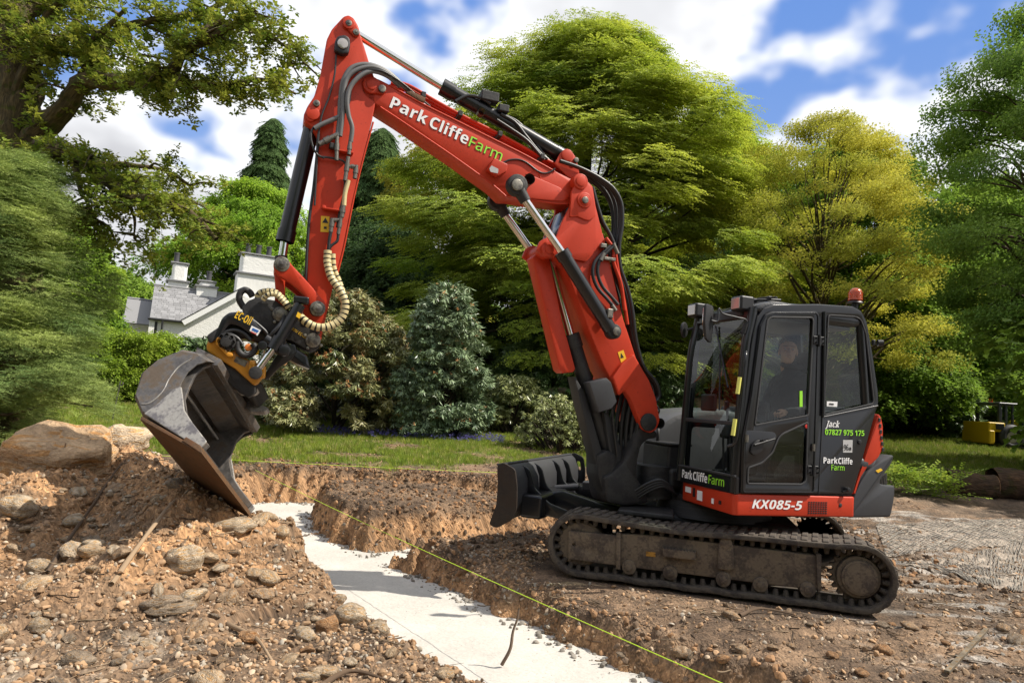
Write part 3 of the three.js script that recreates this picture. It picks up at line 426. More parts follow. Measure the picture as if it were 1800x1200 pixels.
{ // ---- cab
  const cab = grp('cab', ex), Lo = 1.04;
  const rearWin = [[-0.367,2.467],[-0.685,2.486],[-0.752,2.467],[-0.816,2.343],[-0.929,1.73],[-0.909,1.698],[-0.35,1.563]], doorHole = [[0.448,0.917],[0.455,1.307],[0.403,1.667],[0.331,2.274],[0.247,2.381],[-0.198,2.429],[-0.219,0.933]];
  put('side_frame', extr([[[0.551,0.866],[0.533,1.185],[0.506,1.469],[0.473,1.854],[0.431,2.187],[0.392,2.357],[0.325,2.448],[0.225,2.489],[-0.266,2.549],[-0.653,2.572],[-0.754,2.541],[-0.823,2.449],[-0.899,2.169],[-0.977,1.811],[-0.981,1.697],[-0.955,1.644],[-0.709,0.889]]][0], .985, Lo, .02, .012, [{ pts: doorHole, r: .03 }, { pts: rearWin, r: .035 }]), M.black, cab);
  put('rear_pane', sheet([[-0.373,2.49],[-0.718,2.507],[-0.786,2.483],[-0.851,2.348],[-0.964,1.717],[-0.351,1.547]], 1.003, .03), M.glass, cab);
  const seal = (pts, L, name) => put(name, rim(pts, .014, L - .01, L + .004, .035), M.trim, cab);
  seal(rearWin, 1.043, 'window_seal');
  // door, with an upper and a lower pane
  const upG = [[0.389,1.443],[0.365,1.67],[0.301,2.345],[0.255,2.374],[-0.177,2.415],[-0.19,2.387],[-0.167,1.557]], loG = [[0.44,0.956],[0.441,1.087],[0.299,1.134],[0.198,1.224],[0.145,1.346],[0.099,1.387],[-0.163,1.498],[-0.165,0.996],[-0.123,0.966]];
  const door = put('door', extr([[0.499,0.875],[0.503,1.315],[0.445,1.664],[0.375,2.288],[0.321,2.392],[0.251,2.424],[-0.224,2.476],[-0.257,2.449],[-0.263,2.112],[-0.26,0.892]], 1.035, 1.062, .015, .008, [{ pts: upG, r: .03 }, { pts: loG, r: .03 }]), M.black, cab);
  put('door_pane', sheet(upG, 1.048, .03), M.glass, door); put('door_pane', sheet(loG, 1.048, .03), M.glass, door);
  for (const g of [upG, loG]) put('pane_seal', rim(inset(g, -.008), .016, 1.058, 1.068, .03), M.trim, door);
  put('door_rim', rim([[0.488,0.88],[0.497,1.315],[0.44,1.664],[0.369,2.284],[0.315,2.388],[0.245,2.415],[-0.218,2.465],[-0.245,2.443],[-0.251,2.11],[-0.254,0.896]], .012, 1.06, 1.069, .03), M.black, door);
  put('latch_panel', extr([[0.477,1.118],[0.49,1.391],[0.45,1.398],[0.194,1.396],[0.163,1.369],[0.184,1.296],[0.273,1.197],[0.386,1.14]], 1.06, 1.068, .02, .003), M.black, door);
  put('door_handle', merge([extr([[0.438,1.21],[0.429,1.276],[0.385,1.316],[0.311,1.329],[0.297,1.287],[0.323,1.224],[0.391,1.188]], 1.066, 1.085, .02, .006), bar([...[[0.409,1.278]][0], -1.09], [...[[0.208,1.34]][0], -1.10], .011, .008), bar([...[[0.336,1.315]][0], -1.066], [...[[0.336,1.315]][0], -1.1], .012)]), M.ink, door);
  put('red_sticker', disc(...[[-0.152,1.463]][0], 1.06, 1.066, .019), M.decalRed, door);
  put('lime_sticker', extr([[-0.073,1.763],[-0.103,1.765],[-0.109,1.628],[-0.078,1.626]], 1.052, 1.055, 0, 0), M.lime, door);
  for (const q of [[[-0.259,2.217]], [[-0.24,1.091]]]) put('hinge', merge([bx(.05, .075, .02, q[0][0] - .02, q[0][1], -1.066, .005), bx(.05, .075, .02, q[0][0] + .045, q[0][1], -1.066, .005), bar([q[0][0] + .01, q[0][1] - .05, -1.08], [q[0][0] + .01, q[0][1] + .05, -1.08], .011), ...[[-.03, .02], [-.03, -.02], [.05, .02], [.05, -.02]].map(([a, b]) => bar([q[0][0] + a, q[0][1] + b, -1.07], [q[0][0] + a, q[0][1] + b, -1.084], .008, .008, 8))]), M.ink, cab);
  for (const q of [[[0.475,1.33]], [[-0.221,1.285]]]) put('door_stop', merge([bar([q[0][0], q[0][1] - .03, -1.075], [q[0][0], q[0][1] + .03, -1.075], .014), bx(.03, .03, .03, q[0][0], q[0][1], -1.07, .005)]), M.steel, cab);
  put('panel_seam', bar([...[[-0.341,1.562]][0], -1.042], [...[[-0.323,0.885]][0], -1.042], .004), M.trim, cab);
  put('seam', bar([...[[-0.341,1.552]][0], -1.042], [...[[-0.967,1.691]][0], -1.042], .007), M.darkGrey, cab);
  put('rear_post', bar([...[[-0.325,2.484]][0], -1.045], [...[[-0.341,1.562]][0], -1.045], .016), M.black, cab);
  put('body_knob', merge([disc(...[[-0.626,0.933]][0], 1.04, 1.08, .02, 12), bar([...[[-0.589,0.912]][0], -1.045], [...[[-0.626,0.933]][0], -1.075], .008)]), M.ink, cab);
  put('body_latch', disc(...[[-0.768,1.354]][0], 1.036, 1.05, .022, 14), M.ink, cab);
  put('side_lamp', merge([bar([...[[-0.973,2.267]][0], -1.02], [...[[-1.014,2.271]][0], -1.04], .03), bx(.03, .05, .03, [[-0.946,2.27]][0][0], [[-0.946,2.27]][0][1], -1.0, .008)]), M.ink, cab);
  // lettering on the rear panel
  sideText('Jack', serif, [[-0.377,1.469]][0], [[-0.523,1.472]][0], 1.043, .055, M.white, 'lettering', cab, .35);
  sideText('07827 975 175', bold, [[-0.374,1.4]][0], [[-0.817,1.412]][0], 1.043, .048, M.lime, 'lettering', cab);
  sideText('Park', bold, [[-0.364,1.152]][0], [[-0.522,1.153]][0], 1.043, .052, M.white, 'lettering', cab); sideText('Cliffe', bold, [[-0.528,1.153]][0], [[-0.688,1.154]][0], 1.043, .052, M.white, 'lettering', cab);
  sideText('Farm', regular, [[-0.454,1.096]][0], [[-0.6,1.096]][0], 1.043, .048, M.lime, 'lettering', cab);
  put('noise_sticker', extr([[-0.577,1.364],[-0.686,1.369],[-0.684,1.258],[-0.581,1.254]], 1.04, 1.044, 0, 0), std({ color: lin(.45, .45, .45), roughness: .6 }), cab);
  sideText('96', regular, [[-0.588,1.275]][0], [[-0.639,1.277]][0], 1.0445, .05, M.ink, 'lettering', cab); sideText('dB', regular, [[-0.646,1.277]][0], [[-0.671,1.279]][0], 1.0445, .025, M.ink, 'lettering', cab);
  put('white_sticker', extr([[-0.415,1.696],[-0.536,1.699],[-0.532,1.653],[-0.417,1.651]], 1.007, 1.010, 0, 0), M.white, cab);
  put('sticker_mark', bx(.05, .012, .003, [[-0.467,1.674]][0][0], [[-0.467,1.674]][0][1], -1.0115, 0), M.ink, cab);
  // front face: frame, two panes, sill with lettering
  const fr = grp('windscreen', ex), FX = (y) => lerp(.528, .455, (y - .87) / 1.5) - .05 * sst(1.9, 2.45, y) * sst(1.9, 2.45, y);
  const post = (z, r, y0 = .87, y1 = 2.44) => hose([y0, 1.2, 1.55, 1.9, 2.15, 2.32, y1].map(y => [FX(y), y, z]), r, 30, 8);
  put('front_pillar', post(-1.0, .04), M.black, fr); put('front_pillar', post(-.205, .042), M.black, fr);
  const pane = (y0, y1) => { const a = [], n = 8, pos = [], idx = []; for (let i = 0; i <= n; i++) { const y = lerp(y0, y1, i / n); pos.push(FX(y) + .012, y, -.985, FX(y) + .012, y, -.22); if (i < n) idx.push(i * 2, i * 2 + 1, i * 2 + 2, i * 2 + 1, i * 2 + 3, i * 2 + 2); } const g = new THREE.BufferGeometry(); g.setAttribute('position', new THREE.Float32BufferAttribute(pos, 3)); g.setIndex(idx); g.computeVertexNormals(); return g; };
  put('front_pane', pane(1.46, 2.36), M.glass, fr); put('front_pane', pane(1.0, 1.43), M.glass, fr);
  put('pane_bar', bx(.025, .035, .78, FX(1.445) + .01, 1.445, -.6, .008), M.trim, fr);
  put('header', bx(.07, .1, .8, FX(2.40), 2.40, -.6, .02), M.black, fr);
  put('sill_panel', bx(.05, .15, .86, .523, .935, -.615, .015), M.black, fr); put('sill_lip', bx(.03, .02, .86, .545, 1.01, -.615, .006), M.trim, fr);
  for (const [s, f, z0, z1, m] of [['Park', bold, .27, .43, M.white], ['Cliffe', bold, .445, .66, M.white], ['Farm', regular, .68, .90, M.lime]]) { const g = letters(s, f, z1 - z0, .075, .002); g.rotateY(Math.PI / 2); g.translate(.55, .905, -z0); put('lettering', g, m, fr); }
  put('wiper', merge([bar([FX(2.3) + .03, 2.32, -.55], [FX(1.75) + .03, 1.75, -.85], .008), bar([FX(2.0) + .03, 2.05, -.70], [FX(1.6) + .028, 1.55, -.75], .007)]), M.ink, fr);
  // grab rail with yellow reflective bands
  const rail = [[0.489,2.054],[0.522,2.022],[0.539,1.896],[0.563,1.562],[0.605,1.278],[0.621,1.254]]; put('grab_rail', hose(P3(rail, [1.04, 1.08, 1.09, 1.09, 1.08, 1.03]), .014, 40, 8), M.black, cab);
  for (const q of [[[0.581,1.831],[0.597,1.692]], [[0.61,1.484],[0.625,1.347]]]) put('reflective_band', bar([q[0][0], q[0][1], -1.09], [q[1][0], q[1][1], -1.088], .017), M.paleYellow, cab);
  // roof, far side, rear
  put('roof', extr([[.30, 2.38], [.40, 2.42], [.38, 2.47], [.28, 2.515], [-.2, 2.535], [-.60, 2.53], [-.74, 2.50], [-.81, 2.42], [-.7, 2.38]], .19, 1.035, .05, .035), M.black, cab);
  put('roof_hatch', merge([bx(.5, .03, .5, -.1, 2.545, -.6, .01)]), M.darkGrey, cab);
  put('far_frame', extr([[.50, .87], [.44, 2.2], [.36, 2.42], [-.72, 2.44], [-.82, 2.2], [-.88, 1.6], [-.76, .87]], .17, .205, .06, .008, [{ pts: [[.42, 1.45], [.37, 2.28], [-.12, 2.34], [-.12, 1.45]], r: .06 }, { pts: [[-.20, 1.6], [-.20, 2.34], [-.66, 2.34], [-.76, 1.68]], r: .06 }, { pts: [[.43, .98], [.42, 1.38], [.0, 1.38], [.0, .98]], r: .05 }]), M.black, cab);
  put('far_pane', sheet([[.43, 1.43], [.38, 2.3], [-.13, 2.36], [-.13, 1.43]], .188, .05), M.glass, cab); put('far_pane', sheet([[-.19, 1.58], [-.19, 2.36], [-.68, 2.36], [-.78, 1.66]], .188, .05), M.glass, cab);
  put('rear_frame', merge([bx(.05, .78, .05, -.86, 1.26, -.6, .01), bar([-.87, 1.64, -.2], [-.78, 2.42, -.22], .04), bar([-.87, 1.64, -1.0], [-.78, 2.42, -1.0], .04), bx(.05, .82, .82, -.84, 1.25, -.6, .02)]), M.black, cab);
  put('rear_screen', (() => { const g = clean(new THREE.PlaneGeometry(.76, .78)); g.rotateY(Math.PI / 2); g.rotateZ(-.115); g.translate(-.825, 2.02, -.6); return g; })(), M.glass, cab);
  put('floor', bx(1.3, .04, .82, -.15, .89, -.6, 0), M.cast, cab); put('interior_lining', merge([bx(.5, .42, .06, -.62, 1.1, -.95, .02), bx(.35, .5, .7, -.66, 1.12, -.6, .05)]), M.trim, cab);
  put('headliner', bx(1.0, .03, .76, -.18, 2.37, -.61, .01), M.darkGrey, cab);
  // lights, mirrors, beacon, cable on the roof
  for (const [q, L] of [[[[0.459,2.483]], .9], [[[0.501,2.482]], .30]]) { const [x, y] = q[0]; const lp = put('work_light', merge([bx(.14, .13, .15, x - .02, y, -L, .02), bar([x - .02, y - .1, -L], [x - .02, y, -L], .018)]), M.ink, cab); put('lens', bx(.008, .095, .115, x + .052, y, -L, .003), M.lampGlass, lp); }
  { const c = [[0.838,2.269]][0], mi = put('mirror', (() => { const g = extr([[-.055, .15], [.055, .16], [.06, .0], [.03, -.14], [-.045, -.17], [-.06, -.05]], -.014, .014, .03, .008); g.rotateY(.35); g.translate(c[0], c[1], -.98); return g; })(), M.ink, cab);
    put('mirror_glass', (() => { const g = extr([[-.045, .13], [.045, .14], [.05, .0], [.02, -.12], [-.035, -.15]], -.022, -.0145, .03, 0); g.rotateY(.35); g.translate(c[0], c[1], -.98); return g; })(), M.chrome, mi);
    put('mirror_arm', hose([[c[0] - .02, c[1] + .02, -1.0], [c[0] - .07, c[1] + .02, -1.01], [c[0] - .08, c[1] + .13, -1.01], ...P3([[0.726,2.364],[0.57,2.342],[0.476,2.327],[0.462,2.27]], 1.01), [...[[0.482,2.204]][0], -1.0]], .008, 50, 8), M.darkGrey, mi); put('mirror_bracket', bar([...[[0.48,2.297]][0], -1.01], [...[[0.494,2.213]][0], -1.0], .02), M.ink, mi); }
  { const c = [[0.507,2.31]][0]; const mi = put('round_mirror', (() => { const g = disc(0, 0, -.012, .012, .075, 28, .008); g.rotateY(.6); g.translate(c[0], c[1], -.12); return g; })(), M.ink, cab); put('bracket', bar([c[0] - .02, c[1], -.14], [c[0] - .16, c[1] + .05, -.22], .012), M.ink, mi); }
  { const c = [[-1.127,2.753]][0], be = put('beacon', merge([xform(new THREE.CylinderGeometry(.055, .075, .03, 24), { t: [c[0], c[1] - .035, -.6] }), bar([c[0], 2.52, -.6], [c[0], c[1] - .04, -.6], .03)]), M.ink, cab); const pr = [[.001, .10], [.03, .098], [.055, .08], [.066, .05], [.066, 0], [.07, -.02]].reverse().map(p => new THREE.Vector2(...p)); put('amber_lens', clean(new THREE.LatheGeometry(pr, 26).translate(c[0], c[1], -.6)), M.amber, be); for (let i = 0; i < 4; i++) put('lens_rib', clean(new THREE.TorusGeometry(.067, .0025, 6, 26).rotateX(Math.PI / 2).translate(c[0], c[1] + i * .018, -.6)), M.amber, be); }
  put('roof_pod', bx(.12, .03, .12, [[-0.922,2.673]][0][0], 2.56, -.6, .01), M.white, cab);
  put('roof_cable', merge([hose([[.36, 2.46, -.75], [.30, 2.53, -.85], [.2, 2.55, -.9], [.05, 2.56, -.92]], .012, 24), hose([[.38, 2.44, -.5], [.34, 2.50, -.7], [.24, 2.56, -.86], [.12, 2.575, -.95]], .009, 24), bx(.10, .03, .04, .13, 2.57, -.9, .006), bx(.05, .035, .05, .28, 2.54, -.84, .006)]), M.ink, cab);
  // seat and controls
  const st = grp('operator_seat', ex);
  put('seat_cushion', bx(.46, .12, .46, -.12, 1.30, -.6, .05), M.seat, st); put('seat_back', (() => { const g = bx(.13, .62, .44, 0, .3, 0, .05); g.rotateZ(.16); g.translate(-.40, 1.34, -.6); return g; })(), std({ color: lin(.20, .21, .22), roughness: .9 }), st); put('headrest', bx(.09, .2, .26, -.53, 2.06, -.6, .04), M.seat, st);
  put('seat_base', bx(.4, .32, .4, -.15, 1.08, -.6, .03), M.cast, st);
  for (const z of [-.88, -.32]) { put('console', bx(.42, .14, .14, -.04, 1.36, z, .04), M.trim, st); put('joystick', merge([bar([.10, 1.42, z], [.12, 1.56, z], .012), bx(.045, .10, .045, .125, 1.60, z, .02)]), M.ink, st); }
  put('pedals', merge([bx(.12, .02, .09, .3, 1.0, -.72, .005), bx(.12, .02, .09, .3, 1.0, -.5, .005), bar([.3, .92, -.66], [.33, 1.32, -.66], .01), bar([.3, .92, -.56], [.33, 1.32, -.56], .01)]), M.ink, st); put('display', bx(.04, .16, .22, .30, 1.62, -.28, .02), M.ink, st);
}
const BC = -.12; // the boom's middle plane
{ // ---- swing post
  const sp = grp('swing_post', ex);
  put('post_casting', merge([extr([[1.232,0.695],[1.254,0.862],[1.179,0.895],[1.061,1.005],[0.996,1.125],[0.944,1.277],[0.887,1.355],[0.775,1.34],[0.698,1.3],[0.701,1.246],[0.806,1.23],[0.876,1.162],[0.904,1.021],[0.9,0.862],[0.841,0.783],[0.766,0.769],[0.77,0.63],[1.011,0.594],[1.203,0.623]], -.30, .06, .03, .03), xform(new THREE.CylinderGeometry(.17, .19, .3, 24), { t: [.62, .82, .12] })]), M.cast, sp);
  put('lower_lug', extr([[1.307,1.053],[1.216,1.11],[1.116,1.061],[1.088,0.795],[1.14,0.677],[1.224,0.686],[1.295,0.869]], -.26, .02, .03, .02), M.cast, sp);
  put('foot_pin', merge([disc(...[[0.845,1.393]][0], .10, .125, .085, 24, .006)]), M.cast, sp);
  put('pivot_pin', bar([...[[0.703,1.389]][0], .34], [...[[0.703,1.389]][0], -.09], .05), M.cast, sp);
}
const bm = grp('lower_boom', ex);
put('body', extr([[1.156,1.651],[1.314,1.881],[1.483,2.188],[1.651,2.519],[1.797,2.797],[1.893,2.854],[1.836,2.942],[1.576,2.973],[1.409,3.162],[1.35,2.994],[1.245,2.677],[1.139,2.359],[1.04,2.139],[0.94,1.912],[0.966,1.74]], -.29, .05, .02, .012), M.red, bm);
for (const [a, b] of [[.05, .085], [-.325, -.29]]) put('cheek_plate', extr([[2.085,2.888],[2.057,2.976],[1.993,3.018],[1.902,3.02],[1.855,3.178],[1.775,3.354],[1.778,3.484],[1.732,3.585],[1.64,3.629],[1.56,3.576],[1.518,3.395],[1.43,3.144],[1.478,2.972],[1.577,2.85],[1.839,2.858],[1.968,2.824]], a, b, .02, .006), M.red, bm);
put('cheek_doubler', extr([[1.782,3.239],[1.781,3.489],[1.734,3.574],[1.643,3.612],[1.574,3.557],[1.533,3.388],[1.521,3.291],[1.577,3.238],[1.636,3.24],[1.708,3.261]], .085, .10, .02, .005), M.red, bm);
for (const [a, b] of [[.0, .10], [-.34, -.24]]) put('foot_leg', extr([[1.032,2.029],[0.925,1.885],[0.851,1.793],[0.766,1.624],[0.711,1.42],[0.743,1.326],[0.809,1.29],[0.885,1.318],[0.967,1.465],[1.036,1.595],[1.108,1.676],[1.164,1.619],[1.247,1.784],[1.159,1.92]], a, b, .025, .014), M.red, bm);
for (const q of [[[1.699,3.593]], [[1.647,3.422]]]) put('pin_boss', merge([disc(...q[0], -.345, .115, .075, 26, .006), disc(...q[0], .115, .125, .05, 20)]), M.red, bm);
put('pin_bolt', disc(...[[1.65,3.416]][0], .12, .14, .033, 10), M.steel, bm);
put('cylinder_boss', merge([disc(...[[1.969,2.909]][0], -.34, .11, .075, 24, .006), disc(...[[1.969,2.909]][0], .11, .118, .045, 18)]), M.red, bm);
put('knee_link', extr([[1.733,3.378],[1.746,3.222],[1.824,3.073],[1.892,2.971],[1.931,3.031],[1.837,3.175],[1.784,3.348]], -.27, .03, .02, .01), M.black, bm);
put('warning_label', extr([[1.18,2.033],[1.121,2.06],[1.071,1.945],[1.13,1.918]], .05, .053, 0, 0), M.decalYellow, bm);
put('label_triangle', extr([[1.149,1.976],[1.113,1.99],[1.146,2.03]], .053, .0545, 0, 0), M.ink, bm);
{ // ---- upper boom with its lettering
  const ub = grp('upper_boom', ex), Ln = .02, Lf = -.26;
  put('body', extr([[3.765,4.074],[3.752,4.143],[3.707,4.189],[3.64,4.199],[3.529,4.167],[3.239,4.065],[2.921,3.975],[2.593,3.881],[2.254,3.785],[1.932,3.68],[1.765,3.633],[1.605,3.627],[1.574,3.521],[1.639,3.422],[1.854,3.381],[2.307,3.371],[2.4,3.356],[2.504,3.434],[2.894,3.633],[3.216,3.784],[3.425,3.881],[3.569,3.943],[3.671,3.988],[3.732,4.02]], Lf, Ln, .03, .008), M.red, ub);
  for (const [a, b] of [[.018, .036], [-.276, -.258]]) put('side_rib', extr([[2.311,3.373],[2.188,3.599],[1.868,3.524],[1.752,3.461],[1.83,3.399],[2.115,3.373]], a, b, .04, .006), M.red, ub);
  put('tip_boss', merge([disc(...[[3.68,4.12]][0], -.29, .045, .075, 26, .006), disc(...[[3.68,4.12]][0], .045, .055, .045, 20), extr([[3.745,4.141],[3.689,4.174],[3.589,4.135],[3.546,4.094],[3.582,4.055],[3.665,4.057],[3.728,4.063]], .02, .042, .02)]), M.red, ub); put('tip_bolt', disc(...[[3.59,4.099]][0], .04, .065, .034, 10), M.steel, ub);
  put('cylinder_bracket', merge([extr([[1.929,3.753],[1.889,3.849],[1.841,3.914],[1.776,3.921],[1.719,3.864],[1.676,3.755],[1.656,3.635],[1.775,3.648]], -.02, .0, .02), extr([[1.929,3.753],[1.889,3.849],[1.841,3.914],[1.776,3.921],[1.719,3.864],[1.676,3.755],[1.656,3.635],[1.775,3.648]], -.24, -.22, .02), disc(...[[1.807,3.859]][0], -.25, .012, .06, 22)]), M.red, ub); put('bracket_bolt', disc(...[[1.716,3.826]][0], .0, .02, .026, 8), M.steel, ub);
  put('lamp_housing', extr([[2.604,3.55],[2.553,3.666],[2.42,3.631],[2.425,3.561],[2.508,3.504]], .018, .10, .012, .01), M.red, ub); put('lamp_lens', extr([[2.593,3.558],[2.574,3.588],[2.508,3.568],[2.51,3.526],[2.58,3.529]], .1, .104, .006, 0), M.lampGlass, ub);
  for (const L of [.16, -.40]) put('cylinder_pin', merge([disc(...[[2.345,3.427]][0], L - .045, L + .045, .095, 26, .012), disc(...[[2.345,3.427]][0], L + .045, L + .06, .06, 20)]), M.cast, ub);
  put('cylinder_shaft', bar([...[[2.228,3.504]][0], .42], [...[[2.228,3.504]][0], -.18], .05), M.steel, ub); put('pin_head', disc(...[[2.36,3.413]][0], .20, .235, .052, 16), M.steel, ub);
  const wd = (s, f, a, b, m, c) => { sideText(s, f, a, b, .0215, c, M.ink, 'lettering_outline', ub, 0, .028); sideText(s, f, a, b, .0235, c, m, 'lettering', ub); };
  wd('Park', bold, [[3.513,3.964]][0], [[3.184,3.872]][0], M.white, .105); wd('Cliffe', bold, [[3.157,3.862]][0], [[2.8,3.765]][0], M.white, .105); wd('Farm', regular, [[2.784,3.757]][0], [[2.469,3.673]][0], M.lime, .098);
  for (const e of [[[3.589,3.949],[3.425,3.876],[3.216,3.779],[2.894,3.628],[2.504,3.428],[2.395,3.356]], [[2.307,3.366],[1.853,3.376],[1.65,3.414]], [[3.529,4.162],[3.239,4.06],[2.921,3.97],[2.592,3.876],[2.253,3.78],[1.932,3.675]]]) put('edge_flange', hose(P3(e, .02), .009, 40, 6), M.red, ub);
  put('weld_seam', hose(P3([[2.212,3.597],[2.131,3.645],[2.07,3.59],[2.085,3.489],[2.043,3.377]], .021), .006, 30, 6), M.red, ub);
  // pipes along the top
  for (const [L, o] of [[-.06, 0], [-.12, 2], [-.18, 4]]) put('hydraulic_pipe', hose(P3([[3.5,4.209],[3.348,4.196],[3.137,4.122],[2.813,4.015],[2.48,3.922],[2.135,3.814],[1.869,3.731],[1.75,3.708]], L).map(p => [p[0], p[1] + .035, p[2]]), .016, 50, 8), M.red, ub);
  put('pipe_clamp', merge([[[3.215,4.131]], [[2.867,4.031]], [[2.479,3.916]], [[2.047,3.781]]].map(q => bx(.04, .05, .22, q[0][0], q[0][1] + .03, .12, .006))), M.cast, ub);
  put('cover_plate', extr([[3.386,4.127],[3.337,4.148],[3.202,4.115],[3.209,4.072],[3.26,4.071]], -.02, .03, .01), M.bucketRust, ub);
  put('lamp_cable', hose(P3([[2.448,3.659],[2.39,3.697],[2.297,3.719],[2.224,3.706],[2.106,3.646],[2.043,3.635],[1.981,3.657],[1.932,3.699]], .028), .008, 40), M.hoseRub, ub);
}
{ // ---- arm
  const ar = grp('arm', ex), out = [[3.963,4.678],[3.927,4.698],[3.878,4.685],[3.834,4.625],[3.807,4.539],[3.765,4.447],[3.709,4.307],[3.649,4.177],[3.632,3.977],[3.647,3.811],[3.688,3.511],[3.741,3.129],[3.793,2.657],[3.843,2.337],[3.87,2.129],[3.904,1.851],[3.977,1.816],[4.035,1.914],[4.061,2.145],[4.067,2.4],[4.082,2.865],[4.067,3.245],[4.071,3.586],[4.133,3.662],[4.19,3.69],[4.209,3.745],[4.185,3.829],[4.139,3.927],[4.106,4.123],[4.083,4.44],[4.05,4.539],[4.005,4.611]];
  put('body', extr(out, -.25, .02, .02, .01), M.red, ar);
  put('edge_flange', hose(P3([[3.636,3.807],[3.687,3.505],[3.739,3.127],[3.787,2.659],[3.837,2.339]], .015), .009, 40, 6), M.red, ar);
put('top_doubler', extr([[3.967,4.657],[3.927,4.687],[3.878,4.67],[3.831,4.579],[3.817,4.531],[3.863,4.51],[3.926,4.565],[3.966,4.596]], .02, .04, .015, .005), M.red, ar); put('pin_boss', merge([disc(...[[3.917,4.613]][0], -.28, .05, .05, 22), disc(...[[4.135,3.772]][0], -.28, .045, .055, 22), extr([[4.185,3.726],[4.182,3.796],[4.135,3.884],[4.09,3.894],[4.075,3.828],[4.12,3.711],[4.163,3.692]], .02, .038, .02)]), M.red, ar);
  for (const q of [[[3.849,4.549]], [[4.115,3.86]], [[3.917,4.613]]]) put('pin_bolt', merge([disc(...q[0], .03, .055, .028, 10), disc(...q[0], .055, .062, .012, 8)]), M.steel, ar);
  put('edge_strip', hose(P3([[4.073,3.611],[4.072,3.195],[4.082,2.856],[4.069,2.475],[4.052,2.241]], .025), .012, 40), M.ink, ar);
  put('work_light', merge([extr([[4.014,4.326],[4.017,4.416],[3.998,4.461],[3.939,4.486],[3.899,4.465],[3.889,4.407],[3.896,4.329],[3.951,4.311]], .02, .09, .02, .015)]), M.ink, ar); put('lens', disc(...[[3.953,4.397]][0], .09, .105, .045, 20, .008), M.lampGlass, ar);
  put('warning_label', extr([[3.992,2.923],[3.924,2.929],[3.916,2.794],[3.984,2.789]], .02, .024, 0, 0), M.decalYellow, ar); put('label_triangle', extr([[3.978,2.867],[3.928,2.87],[3.955,2.914]], .024, .0255, 0, 0), M.ink, ar); put('label_mark', extr([[3.961,2.836],[3.939,2.839],[3.937,2.82],[3.96,2.816]], .024, .0255, 0, 0), M.ink, ar);
  for (const q of [[[3.924,3.493],[3.782,3.48]], [[3.976,2.995],[3.802,2.965]]]) put('hose_bracket', merge([bx(Math.abs(q[0][0] - q[1][0]), .012, .07, (q[0][0] + q[1][0]) / 2, (q[0][1] + q[1][1]) / 2, -.05, .003), disc(...q[0], .02, .05, .018, 8)]), M.red, ar);
  // hose fittings and couplings on the arm's face
  const fit = (a, b, r) => put('coupling', merge([bar([...a, -.075], [...b, -.075], r, r, 12), bar([lerp(a[0], b[0], .3), lerp(a[1], b[1], .3), -.075], [lerp(a[0], b[0], .6), lerp(a[1], b[1], .6), -.075], r * 1.35, r * 1.35, 6)]), M.steel, ar);
  for (const [a, b, r] of [[[[4.066,3.505]], [[3.928,3.615]], .022], [[[3.927,3.601]], [[3.913,3.397]], .017], [[[3.817,3.573]], [[3.817,3.464]], .017], [[[3.82,3.444]], [[3.829,3.236]], .018], [[[3.812,3.362]], [[3.738,3.375]], .016], [[[3.748,3.383]], [[3.752,3.269]], .018], [[[3.824,3.022]], [[3.829,2.924]], .02], [[[3.901,2.903]], [[3.905,2.787]], .018], [[[3.834,2.923]], [[3.844,2.777]], .016], [[[3.909,2.883]], [[3.837,2.904]], .014]]) fit(a[0], b[0], r);
  put('terminal_box', bx(.07, .05, .05, [[3.946,3.515]][0][0], [[3.946,3.515]][0][1], -.06, .01), M.cast, ar);
}
